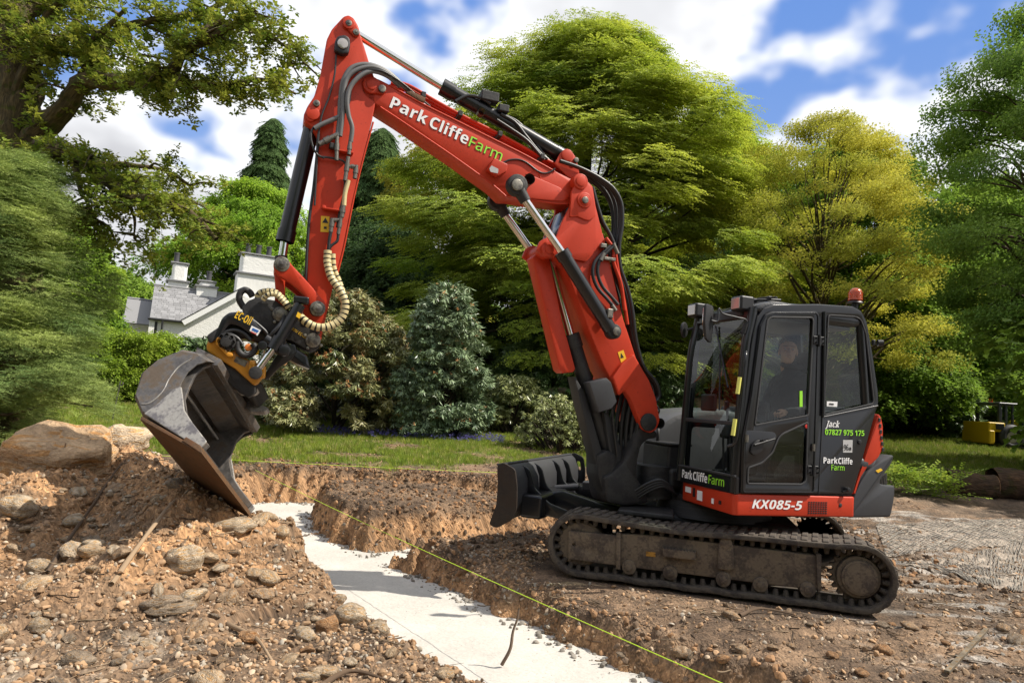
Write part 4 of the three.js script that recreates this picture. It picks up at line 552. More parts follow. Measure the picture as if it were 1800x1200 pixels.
{ // ---- hydraulic cylinders (rod + barrel + end glands)
  const ram = (name, a, m, b, rb, rrod, L, mat = M.black) => { const c = put(name, merge([bar([...m, -L], [...b, -L], rb, rb, 24), bar([lerp(m[0], b[0], .0), lerp(m[1], b[1], .0), -L], [lerp(m[0], b[0], .09), lerp(m[1], b[1], .09), -L], rb * 1.15, rb * 1.15, 24), bar([lerp(m[0], b[0], .9), lerp(m[1], b[1], .9), -L], [...b, -L], rb * 1.06, rb * 1.06, 24)]), mat, ex); put('rod', bar([...a, -L], [...m, -L], rrod, rrod, 20), M.chrome, c); return c; };
  const A = ram('arm_cylinder', [[3.831,4.619]][0], [[3.041,4.316]][0], [[1.762,3.878]][0], .068, .036, BC);
  put('valve_block', bx(.17, .09, .12, ...(([a]) => [a[0], a[1] + .07])([[2.597,4.216]]), -BC - .04, .01), M.cast, A); put('valve_block', bx(.10, .07, .1, ...(([a]) => [a[0], a[1] + .05])([[2.457,4.151]]), -BC - .05, .01), M.cast, A); put('port_plug', bar([...[[2.674,4.111]][0], .0], [...[[2.674,4.111]][0], .07], .035), M.steel, A);
  put('cylinder_pipe', merge([hose(P3([[2.919,4.173],[2.807,4.251],[2.682,4.257],[2.586,4.223]], -.05), .016, 30), hose(P3([[2.48,4.147],[2.336,4.094],[2.214,3.981],[2.06,3.844],[1.987,3.803]], -.05), .018, 40), hose(P3([[2.453,4.163],[2.298,4.119],[2.159,4.014],[2.002,3.844],[1.928,3.791]], -.09), .018, 40), hose(P3([[2.519,4.073],[2.358,4.007],[2.211,3.937],[2.089,3.839],[2.027,3.784]], -.03), .016, 40)]), M.hoseRub, A);
  const B = ram('bucket_cylinder', [[4.266,2.503]][0], [[4.257,2.693]][0], [[4.12,3.806]][0], .066, .036, BC); put('rod_eye', merge([bar([...[[4.272,2.57]][0], .12], [...[[4.265,2.494]][0], .12], .05, .055)]), M.cast, B);
  for (const L of [.16, -.40]) { const c = ram('upper_boom_cylinder', [[2.319,3.379]][0], [[1.869,2.89]][0], [[1.334,2.232]][0], .062, .036, L); put('eye', merge([disc(...[[1.303,2.209]][0], L - .05, L + .05, .07, 22, .01), disc(...[[1.303,2.209]][0], L + .05, L + .06, .045, 18)]), M.cast, c); put('pin', disc(...[[1.297,2.209]][0], L + .06, L + .075, .04, 14), M.steel, c); put('rod_end', bar([...[[2.345,3.427]][0], -L], [...[[2.248,3.296]][0], -L], .062, .05), M.cast, c); put('port_block', bx(.06, .09, .07, ...[[1.366,2.368]][0], -L - .03, .01), M.steel, c); }
  const C = ram('lift_cylinder', [[1.899,2.949]][0], [[1.604,2.172]][0], [[1.04,0.845]][0], .075, .04, BC, M.cast);
  put('rod_guard', extr([[2.073,2.845],[2.031,2.894],[1.903,2.869],[1.736,2.304],[1.565,1.846],[1.586,1.813],[1.689,1.794],[1.726,1.823]], -.21, -.04, .01, .012), M.red, C);
  put('hose_box', extr([[1.481,1.724],[1.307,1.78],[1.256,1.741],[1.184,1.562],[1.24,1.494],[1.363,1.454]], -.05, .10, .01, .008), M.darkGrey, C);
  put('barrel_sleeve', merge([extr([[1.579,1.78],[1.463,1.629],[1.236,1.056],[1.164,0.857],[1.258,0.843],[1.518,1.572]], -.2, -.02, .02, .01), extr([[1.273,1.471],[1.199,1.443],[1.046,1.119],[1.017,0.842],[1.087,0.809],[1.175,1.06]], -.1, .0, .03, .03)]), M.rubber, C);
}
{ // ---- hoses
  const hs = grp('hose_bundle', ex);
  const H = (pts, L, r, m = M.hoseRub, n = 'hose') => put(n, hose(P3(pts, L), r, 60, 8), m, hs);
  // from the upper boom over the tip and down the arm
  H([[3.225,4.104],[3.382,4.173],[3.512,4.236],[3.685,4.263],[3.81,4.208],[3.888,4.12],[3.909,3.98],[3.9,3.783],[3.904,3.609]], [-.05, 0, .04, .07, .08, .08, .08, .08, .07], .021, M.greyHose);
  H([[3.253,4.139],[3.411,4.218],[3.565,4.28],[3.735,4.281],[3.859,4.217],[3.915,4.104],[3.927,3.926],[3.919,3.729],[3.925,3.585]], [-.1, -.04, .02, .06, .07, .07, .06, .06, .07], .021, M.greyHose);
  H([[3.432,4.177],[3.56,4.225],[3.705,4.212],[3.803,4.129],[3.861,4.026],[3.874,3.913],[3.85,3.793],[3.813,3.701],[3.812,3.577]], [0, .05, .09, .1, .1, .1, .09, .08, .07], .02, M.greyHose);
  H([[3.147,4.079],[3.278,4.129],[3.46,4.207],[3.634,4.234],[3.775,4.186],[3.846,4.069],[3.858,3.891],[3.905,3.782],[4.015,3.71],[4.115,3.655],[4.134,3.563],[4.077,3.428],[4.01,3.402]], [-.05, .0, .05, .1, .1, .1, .08, .06, .05, .05, .06, .06, .06], .009);
  H([[3.923,3.778],[3.993,3.729],[4.071,3.674],[4.114,3.636]], .06, .02, M.greyHose); H([[3.995,4.311],[3.993,4.136],[4.021,3.931],[4.062,3.774],[4.074,3.6],[4.063,3.285],[4.051,2.997]], .045, .008); H([[4.056,3.408],[3.942,3.414],[3.847,3.398],[3.828,3.229],[3.833,3.082],[3.848,2.982],[3.858,2.835]], .06, .009);
  H([[3.801,3.244],[3.819,3.133],[3.819,3.025]], .075, .019, M.spiral, 'sleeved_hose'); H([[3.904,2.789],[3.91,2.707],[3.909,2.635]], .075, .014); H([[3.843,2.779],[3.847,2.721],[3.889,2.676],[3.905,2.645]], .075, .012);
  // round the knee and down the lower boom
  for (let i = 0; i < 7; i++) { const L = .03 - i * .045, d = i * 2.2; const p = [[1.889,3.781],[1.678,3.751],[1.46,3.687],[1.312,3.609],[1.223,3.486],[1.197,3.272],[1.216,3.086],[1.197,2.873],[1.102,2.659],[1.04,2.468],[0.977,2.164],[0.88,1.92],[0.724,1.764],[0.696,1.625],[0.856,1.531],[0.916,1.279],[0.924,1.004]]; H(p.map((q, k) => [q[0] - .012 * i * Math.sin(k * .5 + i), q[1] + .014 * i * Math.cos(k * .37)]), L, .019 + .003 * (i % 2)); }
  for (let i = 0; i < 4; i++) H([[1.533,3.59],[1.474,3.431],[1.403,3.275],[1.323,3.164],[1.268,3.071]].map((q, k) => [q[0] + .03 * i - .02 * k * (i % 2), q[1] + .012 * i]), .02 - .05 * i, .02);
  for (let i = 0; i < 2; i++) { H([[1.343,3.031],[1.427,2.943],[1.498,2.846],[1.508,2.736],[1.453,2.618],[1.352,2.528],[1.276,2.46]].map(q => [q[0] - .05 * i, q[1] + .02 * i]), .09, .017, M.hoseRub); }
  put('hose_manifold', merge([bar([...[[1.314,3.058]][0], -.09], [...[[1.26,2.966]][0], -.09], .02), bx(.06, .04, .05, ...[[1.42,3.02]][0], -.09, .006), bx(.12, .03, .04, ...[[1.341,2.905]][0], -.08, .006), bar([...[[1.408,2.949]][0], -.1], [...[[1.439,2.874]][0], -.1], .022), bar([...[[1.3,2.467]][0], -.1], [...[[1.255,2.418]][0], -.1], .022)]), M.steel, hs);
  put('manifold_pipe', merge([hose(P3([[1.385,3.106],[1.327,3.049],[1.287,2.988],[1.294,2.91],[1.195,2.68],[1.143,2.439]], .07), .018, 30), hose(P3([[1.265,3.006],[1.215,2.791],[1.137,2.524],[1.087,2.309]], .04), .018, 30)]), M.red, hs);
  for (let i = 0; i < 6; i++) H([[0.965,1.663],[1.004,1.494],[1.028,1.273],[1.014,1.055],[0.964,0.839]].map((q, k) => [q[0] + .035 * i - .08, q[1] + .01 * i]), -.02 - .04 * i, .021);
  H([[0.801,1.595],[0.737,1.561],[0.715,1.508],[0.737,1.452],[0.78,1.445]], [.0, .05, .08, .05, .0], .009); H([[1.211,1.646],[1.188,1.483],[1.15,1.267],[1.106,1.051]], .02, .01);
  for (let i = 0; i < 4; i++) H([[0.871,0.698],[0.772,0.785],[0.682,0.82],[0.58,0.779],[0.502,0.738]].map((q, k) => [q[0] + .015 * i, q[1] + .02 * i - .02]), [.05, .12, .16, .16, .1], .016);
  // armoured yellow hoses to the tool
  const coil = (pts, L, r, n) => { const c = new THREE.CatmullRomCurve3(P3(pts, L).map(p => V(...p)), false, 'centripetal'); const core = put('armoured_hose', clean(new THREE.TubeGeometry(c, 70, r * .86, 10)), M.ink, hs); const w = put('spiral_guard', merge(Array.from({ length: n }, (_, i) => { const a = c.getPointAt((i + .08) / n), b = c.getPointAt((i + .80) / n); return rod(a.toArray(), b.toArray(), r, r, 10, true); })), M.spiral, hs); w.userData.kind = 'stuff'; return core; };
  coil([[3.913,2.634],[3.908,2.53],[3.865,2.402],[3.792,2.306],[3.741,2.202],[3.754,2.091],[3.804,2.029],[3.882,1.988],[3.972,1.988],[4.042,2.023],[4.081,2.056]], [.06, .07, .1, .13, .15, .15, .15, .16, .16, .15, .12], .033, 26);
  coil([[3.875,2.616],[3.855,2.499],[3.799,2.386],[3.756,2.272],[3.741,2.154]], [.05, .04, .03, .05, .08], .027, 10);
  coil([[4.416,2.158],[4.409,2.218],[4.356,2.243],[4.286,2.237],[4.239,2.197],[4.2,2.155],[4.17,2.116]], [0, .02, .03, .05, .07, .1, .1], .028, 12); coil([[4.374,2.163],[4.344,2.203],[4.284,2.215],[4.237,2.178],[4.194,2.137]], [.1, .12, .12, .13, .14], .022, 9);
}
{ // ---- bucket linkage
  const lk = grp('bucket_linkage', ex);
  const lever = (L0, L1) => extr([[4.323,2.437],[4.323,2.484],[4.296,2.525],[4.258,2.535],[4.216,2.512],[4.186,2.474],[4.099,2.396],[4.011,2.313],[3.941,2.241],[3.892,2.199],[3.877,2.139],[3.91,2.098],[3.968,2.096],[4.003,2.135],[4.036,2.201],[4.095,2.26],[4.171,2.316],[4.227,2.347],[4.281,2.368]], L0, L1, .02, .012);
  put('guide_lever', lever(.03, .09), M.red, lk); put('guide_lever', lever(-.33, -.27), M.red, lk);
  put('push_link', merge([extr([[4.321,2.466],[4.253,2.494],[4.219,2.461],[4.223,2.319],[4.199,2.157],[4.199,2.058],[4.249,2.034],[4.289,2.077],[4.289,2.264]], -.24, .0, .02, .015)]), M.red, lk);
  for (const q of [[[4.26,2.467]], [[3.952,2.141]]]) put('link_pin', merge([disc(...q[0], -.34, .10, .062, 24, .006), disc(...q[0], .10, .115, .04, 16), disc(...q[0], .115, .122, .014, 8)]), M.steel, lk);
}
{ // ---- tiltrotator
  const tr = grp('tiltrotator', ex), S = (pts, a, b, r = .02, bev = .008, h = []) => extr(pts, a, b, r, bev, h);
  const hitch = [[4.527,2.084],[4.483,2.148],[4.418,2.183],[4.28,2.171],[4.169,2.105],[4.021,2.023],[3.939,1.957],[3.901,1.886],[3.908,1.82],[3.955,1.793],[4.019,1.81],[4.116,1.856],[4.227,1.882],[4.361,1.942],[4.494,2.001]];
  for (const [a, b] of [[.04, .075], [-.315, -.28]]) put('hitch_plate', S(hitch, a, b), M.cast, tr);
  put('hitch_beam', S([[4.53,2.074],[4.436,2.163],[4.34,2.155],[4.105,2.003],[3.985,1.921],[4.001,1.844],[4.183,1.892],[4.406,1.949]], -.28, .04, .02), M.cast, tr);
  for (const q of [[[3.963,1.88]], [[4.235,2.065]]]) put('hitch_pin', merge([disc(...q[0], .07, .095, .06, 22), disc(...q[0], -.33, .105, .036, 18), ...[0, 1, 2, 3].map(i => disc(q[0][0] + .075 * Math.cos(i * 1.57 + .5), q[0][1] + .075 * Math.sin(i * 1.57 + .5), .07, .085, .014, 8))]), M.steel, tr);
  put('hose_hook', (() => { const g = hose(P3([[4.515,2.098],[4.555,2.158],[4.556,2.213],[4.525,2.245],[4.485,2.231],[4.46,2.197]], [-.05, -.05, -.05, -.05, -.05, -.05]), .026, 30, 8); return g; })(), M.cast, tr);
  // upper quick-coupler frame with lettering
  put('coupler_cover', S([[4.675,1.925],[4.656,1.989],[4.612,2.034],[4.522,2.053],[4.452,2.02],[4.396,1.963],[4.35,1.922],[4.388,1.873],[4.439,1.877],[4.527,1.931],[4.594,1.942],[4.63,1.885],[4.646,1.804],[4.704,1.807]], .04, .13, .02, .02), M.black, tr);
  put('coupler_body', S([[4.695,1.874],[4.627,2.031],[4.455,2.013],[4.18,1.855],[3.993,1.755],[3.96,1.641],[4.075,1.678],[4.305,1.797],[4.482,1.849],[4.626,1.813]], -.34, .05, .02, .02), M.black, tr);
  sideText('EC-Oil', bold, [[4.57,1.997]][0], [[4.454,1.951]][0], .1315, .062, M.decalYellow, 'lettering', tr);
  put('white_label', S([[4.437,1.948],[4.367,1.919],[4.387,1.872],[4.449,1.907]], .128, .133, 0, 0), M.white, tr); put('label_print', S([[4.427,1.931],[4.379,1.914],[4.39,1.895],[4.433,1.913]], .1335, .135, 0, 0), std({ color: lin(.02, .12, .4), roughness: .5 }), tr); put('label_line', S([[4.437,1.903],[4.393,1.885],[4.397,1.88],[4.44,1.898]], .1335, .135, 0, 0), M.decalRed, tr);
  sideText('201/ EC-Oil', regular, [[4.138,1.951]][0], [[4.026,1.888]][0], .077, .022, M.decalYellow, 'small_lettering', tr);
  // black tilt cylinders on the near side
  put('tilt_cylinder', merge([bar([...[[4.093,2.151]][0], -.16], [...[[4.239,1.822]][0], -.16], .046, .046), bar([...[[4.218,1.869]][0], -.16], [...[[4.26,1.775]][0], -.16], .06, .06), bx(.12, .06, .1, ...[[4.087,2.186]][0], -.14, .015)]), M.black, tr);
  put('tilt_rod', bar([...[[4.246,1.812]][0], -.16], [...[[4.361,1.605]][0], -.16], .028), M.chrome, tr);
  put('trunnion', merge([bar([...[[4.326,1.851]][0], -.14], [...[[4.165,1.765]][0], -.16], .05, .05), disc(...[[4.341,1.797]][0], .12, .2, .035, 16), disc(...[[4.175,1.772]][0], .14, .22, .045, 16)]), M.black, tr);
  put('rod_eye', merge([disc(...[[4.372,1.582]][0], .1, .21, .05, 20)]), M.cast, tr);
  put('tilt_arm', S([[4.177,1.815],[4.1,1.841],[4.077,1.778],[4.114,1.71],[4.195,1.644],[4.28,1.532],[4.315,1.539],[4.288,1.614],[4.245,1.708]], -.02, .06, .02), M.black, tr);
  put('tilt_arm', S([[4.174,1.835],[4.093,1.862],[4.068,1.795],[4.108,1.723],[4.194,1.653],[4.283,1.534],[4.32,1.541],[4.291,1.62],[4.246,1.721]], -.36, -.30, .02), M.black, tr);
  put('side_link', S([[4.755,1.837],[4.703,1.887],[4.658,1.927],[4.632,1.903],[4.68,1.818],[4.725,1.779]], .0, .12, .02), M.rubber, tr);
  // yellow rotor housing
  const ye = [[4.752,1.786],[4.715,1.825],[4.667,1.838],[4.631,1.797],[4.583,1.731],[4.528,1.762],[4.491,1.721],[4.437,1.681],[4.384,1.65],[4.369,1.669],[4.305,1.62],[4.316,1.556],[4.352,1.491],[4.376,1.48],[4.448,1.537],[4.529,1.602],[4.616,1.648],[4.685,1.686],[4.746,1.725]];
  put('rotor_housing', S(ye, -.36, .09, .02, .02), M.yellow, tr);
  put('housing_guard', S([[4.68,1.826],[4.65,1.847],[4.612,1.789],[4.597,1.728],[4.556,1.723],[4.545,1.697],[4.585,1.685],[4.64,1.742],[4.684,1.782]], .09, .15, .015, .008), M.yellow, tr);
  put('rotor_plate', S([[4.526,1.704],[4.44,1.671],[4.456,1.621],[4.542,1.658]], .09, .096, 0, 0), M.steel, tr);
  for (const q of [[[4.402,1.63]], [[4.323,1.591]]]) put('bolt_lug', merge([bx(.05, .10, .05, q[0][0], q[0][1], -.12, .015), disc(q[0][0], q[0][1] + .02, .14, .152, .014, 8), disc(q[0][0], q[0][1] - .02, .14, .152, .014, 8)]), M.yellow, tr);
  { const c = [[4.607,1.805]][0]; put('hydraulic_motor', merge([disc(...c, .05, .15, .07, 26, .01), disc(...c, .15, .165, .045, 20), ...Array.from({ length: 8 }, (_, i) => bar([c[0] + .052 * Math.cos(i * .785), c[1] + .052 * Math.sin(i * .785), -.12], [c[0] + .052 * Math.cos(i * .785), c[1] + .052 * Math.sin(i * .785), -.168], .013, .013, 10))]), M.cast, tr); }
  put('swivel_loop', hose(P3([[4.532,1.814],[4.518,1.749],[4.473,1.713],[4.416,1.727],[4.395,1.774],[4.415,1.808]], .12), .024, 30, 8), M.rubber, tr); put('orange_disc', disc(...[[4.445,1.777]][0], .08, .12, .028, 16), std({ color: lin(.7, .2, .03), roughness: .5 }), tr); put('yellow_disc', disc(...[[4.388,1.747]][0], .08, .12, .026, 16), M.decalYellow, tr);
  put('black_hoses', merge([hose(P3([[4.638,1.872],[4.567,1.902],[4.49,1.883],[4.435,1.834]], .1), .018, 24), hose(P3([[4.651,1.84],[4.596,1.863],[4.536,1.842],[4.49,1.793]], .12), .016, 24), hose(P3([[4.451,2.004],[4.384,1.957],[4.323,1.904],[4.291,1.839]], .1), .014, 24), hose(P3([[4.199,2.049],[4.227,1.973],[4.287,1.884],[4.315,1.818]], [.1, .16, .16, .12]), .018, 24), hose(P3([[4.152,2.105],[4.187,2.009],[4.246,1.898],[4.272,1.813]], [.08, .12, .14, .12]), .012, 24)]), M.hoseRub, tr);
  put('name_tag', S([[4.105,2.086],[4.078,2.071],[4.088,2.033],[4.115,2.048]], .20, .205, 0, 0), M.decalYellow, tr);
  put('lower_coupler', S([[4.653,1.666],[4.501,1.606],[4.374,1.525],[4.348,1.427],[4.403,1.378],[4.483,1.418],[4.592,1.509],[4.65,1.594]], -.36, .04, .02, .02), M.cast, tr);
}
{ // ---- bucket: profile (u along the floor to the lip, v up to the rim), swept along its width
  const bk = grp('bucket', ex);
  const R = [[.896, .443, -.032], [-.363, .771, .524], [.257, -.458, .851]], t = [-2.592, 1.205, -4.948];
  const m = new THREE.Matrix4().set(R[0][0], R[0][1], R[0][2], t[0], R[1][0], R[1][1], R[1][2], t[1], R[2][0], R[2][1], R[2][2], t[2], 0, 0, 0, 1);
  ex.updateMatrixWorld(true); m.premultiply(ex.matrixWorld.clone().invert()); m.decompose(bk.position, bk.quaternion, bk.scale);
  const W = 1.02; // width runs along local -z
  const outer = [[.557, 0], [-.02, -.01], [-.20, .075], [-.318, .25], [-.305, .40], [-.215, .575], [-.05, .625], [.106, .612]], inner = outer.map(([a, b], i) => { const q = outer[Math.max(0, i - 1)], r = outer[Math.min(outer.length - 1, i + 1)], d = [r[0] - q[0], r[1] - q[1]], l = Math.hypot(...d); return [a + d[1] / l * .022, b - d[0] / l * .022]; });
  const shellPts = [...outer, ...inner.slice().reverse()];
  put('shell', extr(shellPts, .02, W - .02, 0, .003, [], .2), M.bucket, bk);
  const side = [[.557, 0], [-.02, -.006], [-.195, .08], [-.312, .252], [-.30, .398], [-.21, .568], [-.05, .617], [.106, .604], [.05, .52], [.045, .44], [.09, .335], [.135, .25], [.25, .16], [.37, .115], [.47, .085], [.56, .06]];
  const cheek = (L) => extr(side, L - .012, L + .012, .006, .004, [], .2);
  put('side_plate', cheek(.008), M.bucket, bk); put('side_plate', cheek(W - .008), M.bucket, bk);
  // bevelled outer corner plates standing proud of the near and far sides
  const inset = [[.46, .02], [-.01, .012], [-.165, .09], [-.265, .26], [-.255, .39], [-.175, .53], [-.04, .575], [.08, .567], [.03, .50], [.02, .42], [.05, .33], [.09, .25], [.2, .145], [.34, .09]];
  const chamfer = (a, b, L0, L1) => { const near = L1 <= .01, f = near ? L0 : L1, n = 8, pos = []; const q = (p, L) => [p[0], p[1], -L], back = near ? L1 : L0; const aa = a.slice(0, n), bb = [side[0], ...side.slice(1, n)]; for (let i = 0; i + 1 < n; i++) pos.push(...q(aa[i], f), ...q(aa[i + 1], f), ...q(bb[i], back), ...q(bb[i], back), ...q(aa[i + 1], f), ...q(bb[i + 1], back)); const g = new THREE.BufferGeometry(); g.setAttribute('position', new THREE.Float32BufferAttribute(pos, 3)); g.setAttribute('uv', new THREE.Float32BufferAttribute(new Float32Array(pos.length / 3 * 2), 2)); g.computeVertexNormals(); return merge([uvBox(g), extr(a, f - .006, f + .006, .004, .003, [], .2)]); };
  for (const [L0, L1] of [[-.05, .0], [W, W + .05]]) put('side_doubler', chamfer(inset, side, L0, L1), M.bucket, bk);
  for (const [L0, L1] of [[-.066, -.05], [W + .05, W + .066]]) put('side_cutter', extr([[.57, -.005], [.30, -.005], [.02, .0], [.04, .10], [.05, .26], [.08, .30], [.14, .255], [.25, .165], [.37, .12], [.47, .09], [.568, .06]], L0, L1, .012, .006, [], .3), M.bucketWorn, bk);
  put('weld_bead', hose([[-.04, .52], [-.07, .42], [-.05, .3], [-.01, .2], [-.02, .08], [-.06, .05]].map(p => [p[0], p[1], .056]), .006, 30, 6), M.bucketWorn, bk);
  put('floor_wear_plate', extr([[.60, -.028], [.03, -.045], [.02, -.02], [.5, -.008]], -.06, W + .06, 0, .004), M.bucketRust, bk);
  put('cutting_edge', extr([[.615, -.028], [.42, -.022], [.42, .014], [.56, .014]], -.07, W + .07, 0, .004), M.bucketRust, bk);
  put('rim_beam', extr([[.12, .645], [.13, .585], [.06, .56], [-.1, .585], [-.13, .64]], -.01, W + .01, .01, .008), M.bucket, bk);
  put('inner_gusset', merge([extr([[.10, .59], [-.06, .59], [-.15, .42], [-.13, .42], [-.02, .55], [.10, .565]], 0, W, 0, .002)]), M.bucket, bk);
  put('seam_bead', bar([-.10, .36, -.03], [-.10, .36, -W + .03], .012, .012), M.bucketWorn, bk);
  // coupling ears in the middle of the rim
  for (const L of [.36, .66]) { put('ear', extr([[-.16, .60], [.16, .60], [.20, .66], [.17, .76], [.10, .80], [.0, .77], [-.12, .70]], L - .025, L + .025, .03, .008), M.bucket, bk); put('ear_hook', extr([[.08, .62], [.20, .60], [.30, .655], [.31, .70], [.25, .70], [.22, .68], [.18, .72], [.14, .70]], L - .03, L + .03, .015, .008), M.bucketWorn, bk); }
  put('ear_pin', merge([bar([.10, .73, -.30], [.10, .73, -.72], .035), bar([-.06, .66, -.32], [-.06, .66, -.70], .035)]), M.steel, bk);
  put('coupler_jaw', merge([bx(.3, .08, .28, .02, .78, -.51, .02), bx(.1, .14, .24, .2, .72, -.51, .03)]), M.cast, bk);
}

// ---------------------------------------------------------------- plants
function leafQuads(list) { // each leaf: base, direction, side, length, width, fold -> two triangles
  const pos = [], nor = [], n = V(), a = V(), b = V();
  for (const { o, d, s, L, w, f = .12 } of list) {
    n.crossVectors(s, d).normalize(); const tip = o.clone().addScaledVector(d, L), mid = o.clone().addScaledVector(d, L * .45), l = mid.clone().addScaledVector(s, w / 2).addScaledVector(n, f * w), r = mid.clone().addScaledVector(s, -w / 2).addScaledVector(n, f * w);
    for (const t of [[o, l, tip], [o, tip, r]]) { a.subVectors(t[1], t[0]); b.subVectors(t[2], t[0]).cross(a).negate().normalize(); for (const p of t) { pos.push(p.x, p.y, p.z); nor.push(b.x, b.y, b.z); } }
  }
  const g = new THREE.BufferGeometry(); g.setAttribute('position', new THREE.Float32BufferAttribute(pos, 3)); g.setAttribute('normal', new THREE.Float32BufferAttribute(nor, 3)); return g;
}
const dirOf = (yaw, pitch) => V(Math.cos(pitch) * Math.cos(yaw), Math.sin(pitch), Math.cos(pitch) * Math.sin(yaw));
function leafAt(o, yaw, pitch, roll, L, w, f) { const d = dirOf(yaw, pitch), s0 = V(-Math.sin(yaw), 0, Math.cos(yaw)), up = V().crossVectors(s0, d), s = s0.multiplyScalar(Math.cos(roll)).addScaledVector(up, Math.sin(roll)); return { o, d, s, L, w, f }; }
const SP = {}, LEAFY = 2.05;
seed(301);
SP.beech = (() => { const l = []; for (const [y0, len] of [[0, .52], [.55, .34], [-.6, .34]]) { const n = Math.round(len / .045); for (let i = 1; i <= n; i++) { const t = i / n * len, o = V(Math.cos(y0) * t, -.10 * t * t + rr(-.012, .012), Math.sin(y0) * t); l.push(leafAt(o, y0 + (i % 2 ? 1 : -1) * rr(.6, 1.0), rr(-.35, .1), rr(-.35, .35), rr(.06, .085), rr(.04, .055))); } } return leafQuads(l); })();
SP.broad = (() => { const l = []; for (let i = 0; i < 20; i++) { const o = V(rr(0, .38), rr(-.09, .1), rr(-.17, .17)); l.push(leafAt(o, rr(-1.6, 1.6), rr(-.7, .35), rr(-.6, .6), rr(.09, .14), rr(.06, .10))); } return leafQuads(l); })();
SP.broad2 = (() => { const l = []; for (let i = 0; i < 20; i++) { const o = V(rr(0, .4), rr(-.12, .12), rr(-.2, .2)); l.push(leafAt(o, rr(-2.4, 2.4), rr(-1.0, .5), rr(-.9, .9), rr(.07, .11), rr(.045, .075))); } return leafQuads(l); })();
SP.oak = (() => { const l = []; for (let i = 0; i < 9; i++) { const o = V(rr(-.02, .05), rr(-.02, .03), rr(-.03, .03)); l.push(leafAt(o, i * 2.4 + rr(-.4, .4), rr(-.7, .75), rr(-.6, .6), rr(.05, .085), rr(.028, .045))); } return leafQuads(l); })();
SP.conifer = (() => { const l = []; for (let i = 0; i < 34; i++) { const t = i / 34 * .6, s = i % 2 ? 1 : -1; l.push(leafAt(V(t, -.28 * t * t, 0), s * rr(.45, .9), rr(-.75, -.1), rr(-.8, .8), rr(.12, .22) * (1 - t * .9), rr(.022, .04), .25)); } return leafQuads(l); })();
SP.fir = (() => { const l = []; for (const [a, len] of [[0, .34], [.7, .2], [-.7, .2], [.45, .14], [-.45, .14]]) { const ox = a ? .06 + .1 * Math.abs(a) : 0; for (let i = 0; i < len / .011; i++) { const t = i * .011; l.push(leafAt(V(ox + Math.cos(a) * t, -.15 * t * t + (a ? -.01 : 0), Math.sin(a) * t), a + (i % 2 ? 1 : -1) * rr(.5, 1.2), rr(-.2, .55), rr(-1, 1), rr(.022, .038), .006, 0)); } } return leafQuads(l); })();
SP.rhodo = (() => { const l = []; for (let i = 0; i < 11; i++) { const y = i * 2.4; l.push(leafAt(V(.012 * Math.cos(y), rr(-.01, .015), .012 * Math.sin(y)), y, rr(-1.05, .05), rr(-.25, .25), rr(.10, .15), rr(.03, .042), -.2)); } return leafQuads(l); })();
SP.fern = (() => { const l = []; for (let i = 0; i < 26; i++) { const t = i / 26; for (const s of [1, -1]) l.push(leafAt(V(t * .6, .32 * Math.sin(t * 2.2), 0), s * 1.25, .1, 0, .17 * Math.sin(Math.PI * (t * .85 + .15)), .035)); } return leafQuads(l); })();
SP.grass = (() => { const l = []; for (let i = 0; i < 11; i++) { const y = rr(0, 6.28); l.push(leafAt(V(rr(-.05, .05), -.005, rr(-.05, .05)), y, rr(.75, 1.45), rr(-1, 1), rr(.05, .13), .007, 0)); } return leafQuads(l); })();
const leafMat = (o = {}) => phy({ color: lin(1, 1, 1), roughness: 1, transmission: .42, thickness: 0, ior: 1.35, specularIntensity: .4, ...o });
const LEAF = leafMat(), GLOSSY = phy({ color: lin(1, 1, 1), roughness: .34, specularIntensity: .8 }), NEEDLE = leafMat({ transmission: .2 });
const barkMat = std({ color: lin(.20, .165, .125), map: metres(T.bark, 1), bumpMap: metres(T.bark, 1), bumpScale: .03, roughness: .95 }), mossBark = std({ color: lin(.24, .21, .12), map: metres(T.bark, 1), bumpMap: metres(T.bark, 1), bumpScale: .03, roughness: .95 }), darkBark = std({ color: lin(.11, .09, .07), map: metres(T.bark, 1), bumpMap: metres(T.bark, 1), bumpScale: .03, roughness: .95 });
function foliage(parent, name, geo, mat, clumps, per, { flat = .3, spread = 1.1, droop = .3, size = [.8, 1.3], cols, shell = .0 } = {}) {
  const n = clumps.length * per; let ci = 0;
  const m = scatter(name, geo, mat, n, (q, k) => {
    const c = clumps[Math.floor(k / per)], u = dirOf(rr(0, 6.283), Math.asin(rr(-1, 1))), r = Math.cbrt(rr(shell, 1));
    q.position.set(c.p.x + u.x * r * c.r[0], c.p.y + u.y * r * c.r[1], c.p.z + u.z * r * c.r[0]);
    const yaw = Math.atan2(-(c.d.z + u.z * .7), c.d.x + u.x * .7) + gauss() * spread * .6;
    q.rotation.set(0, 0, 0); q.rotateY(yaw); q.rotateZ(-droop + gauss() * flat); q.rotateX(gauss() * flat * 1.2); q.scale.setScalar(rr(...size) * (c.s || 1));
  }, (col, k) => { const c = clumps[Math.floor(k / per)], a = clamp(c.tone + gauss() * .22), [p, q] = cols; let v = rr(.75, 1.2); v *= LEAFY; col.setRGB(lerp(p[0], q[0], a) * v, lerp(p[1], q[1], a) * v, lerp(p[2], q[2], a) * v); }, parent);
  m.userData = { kind: 'stuff' }; return m;
}
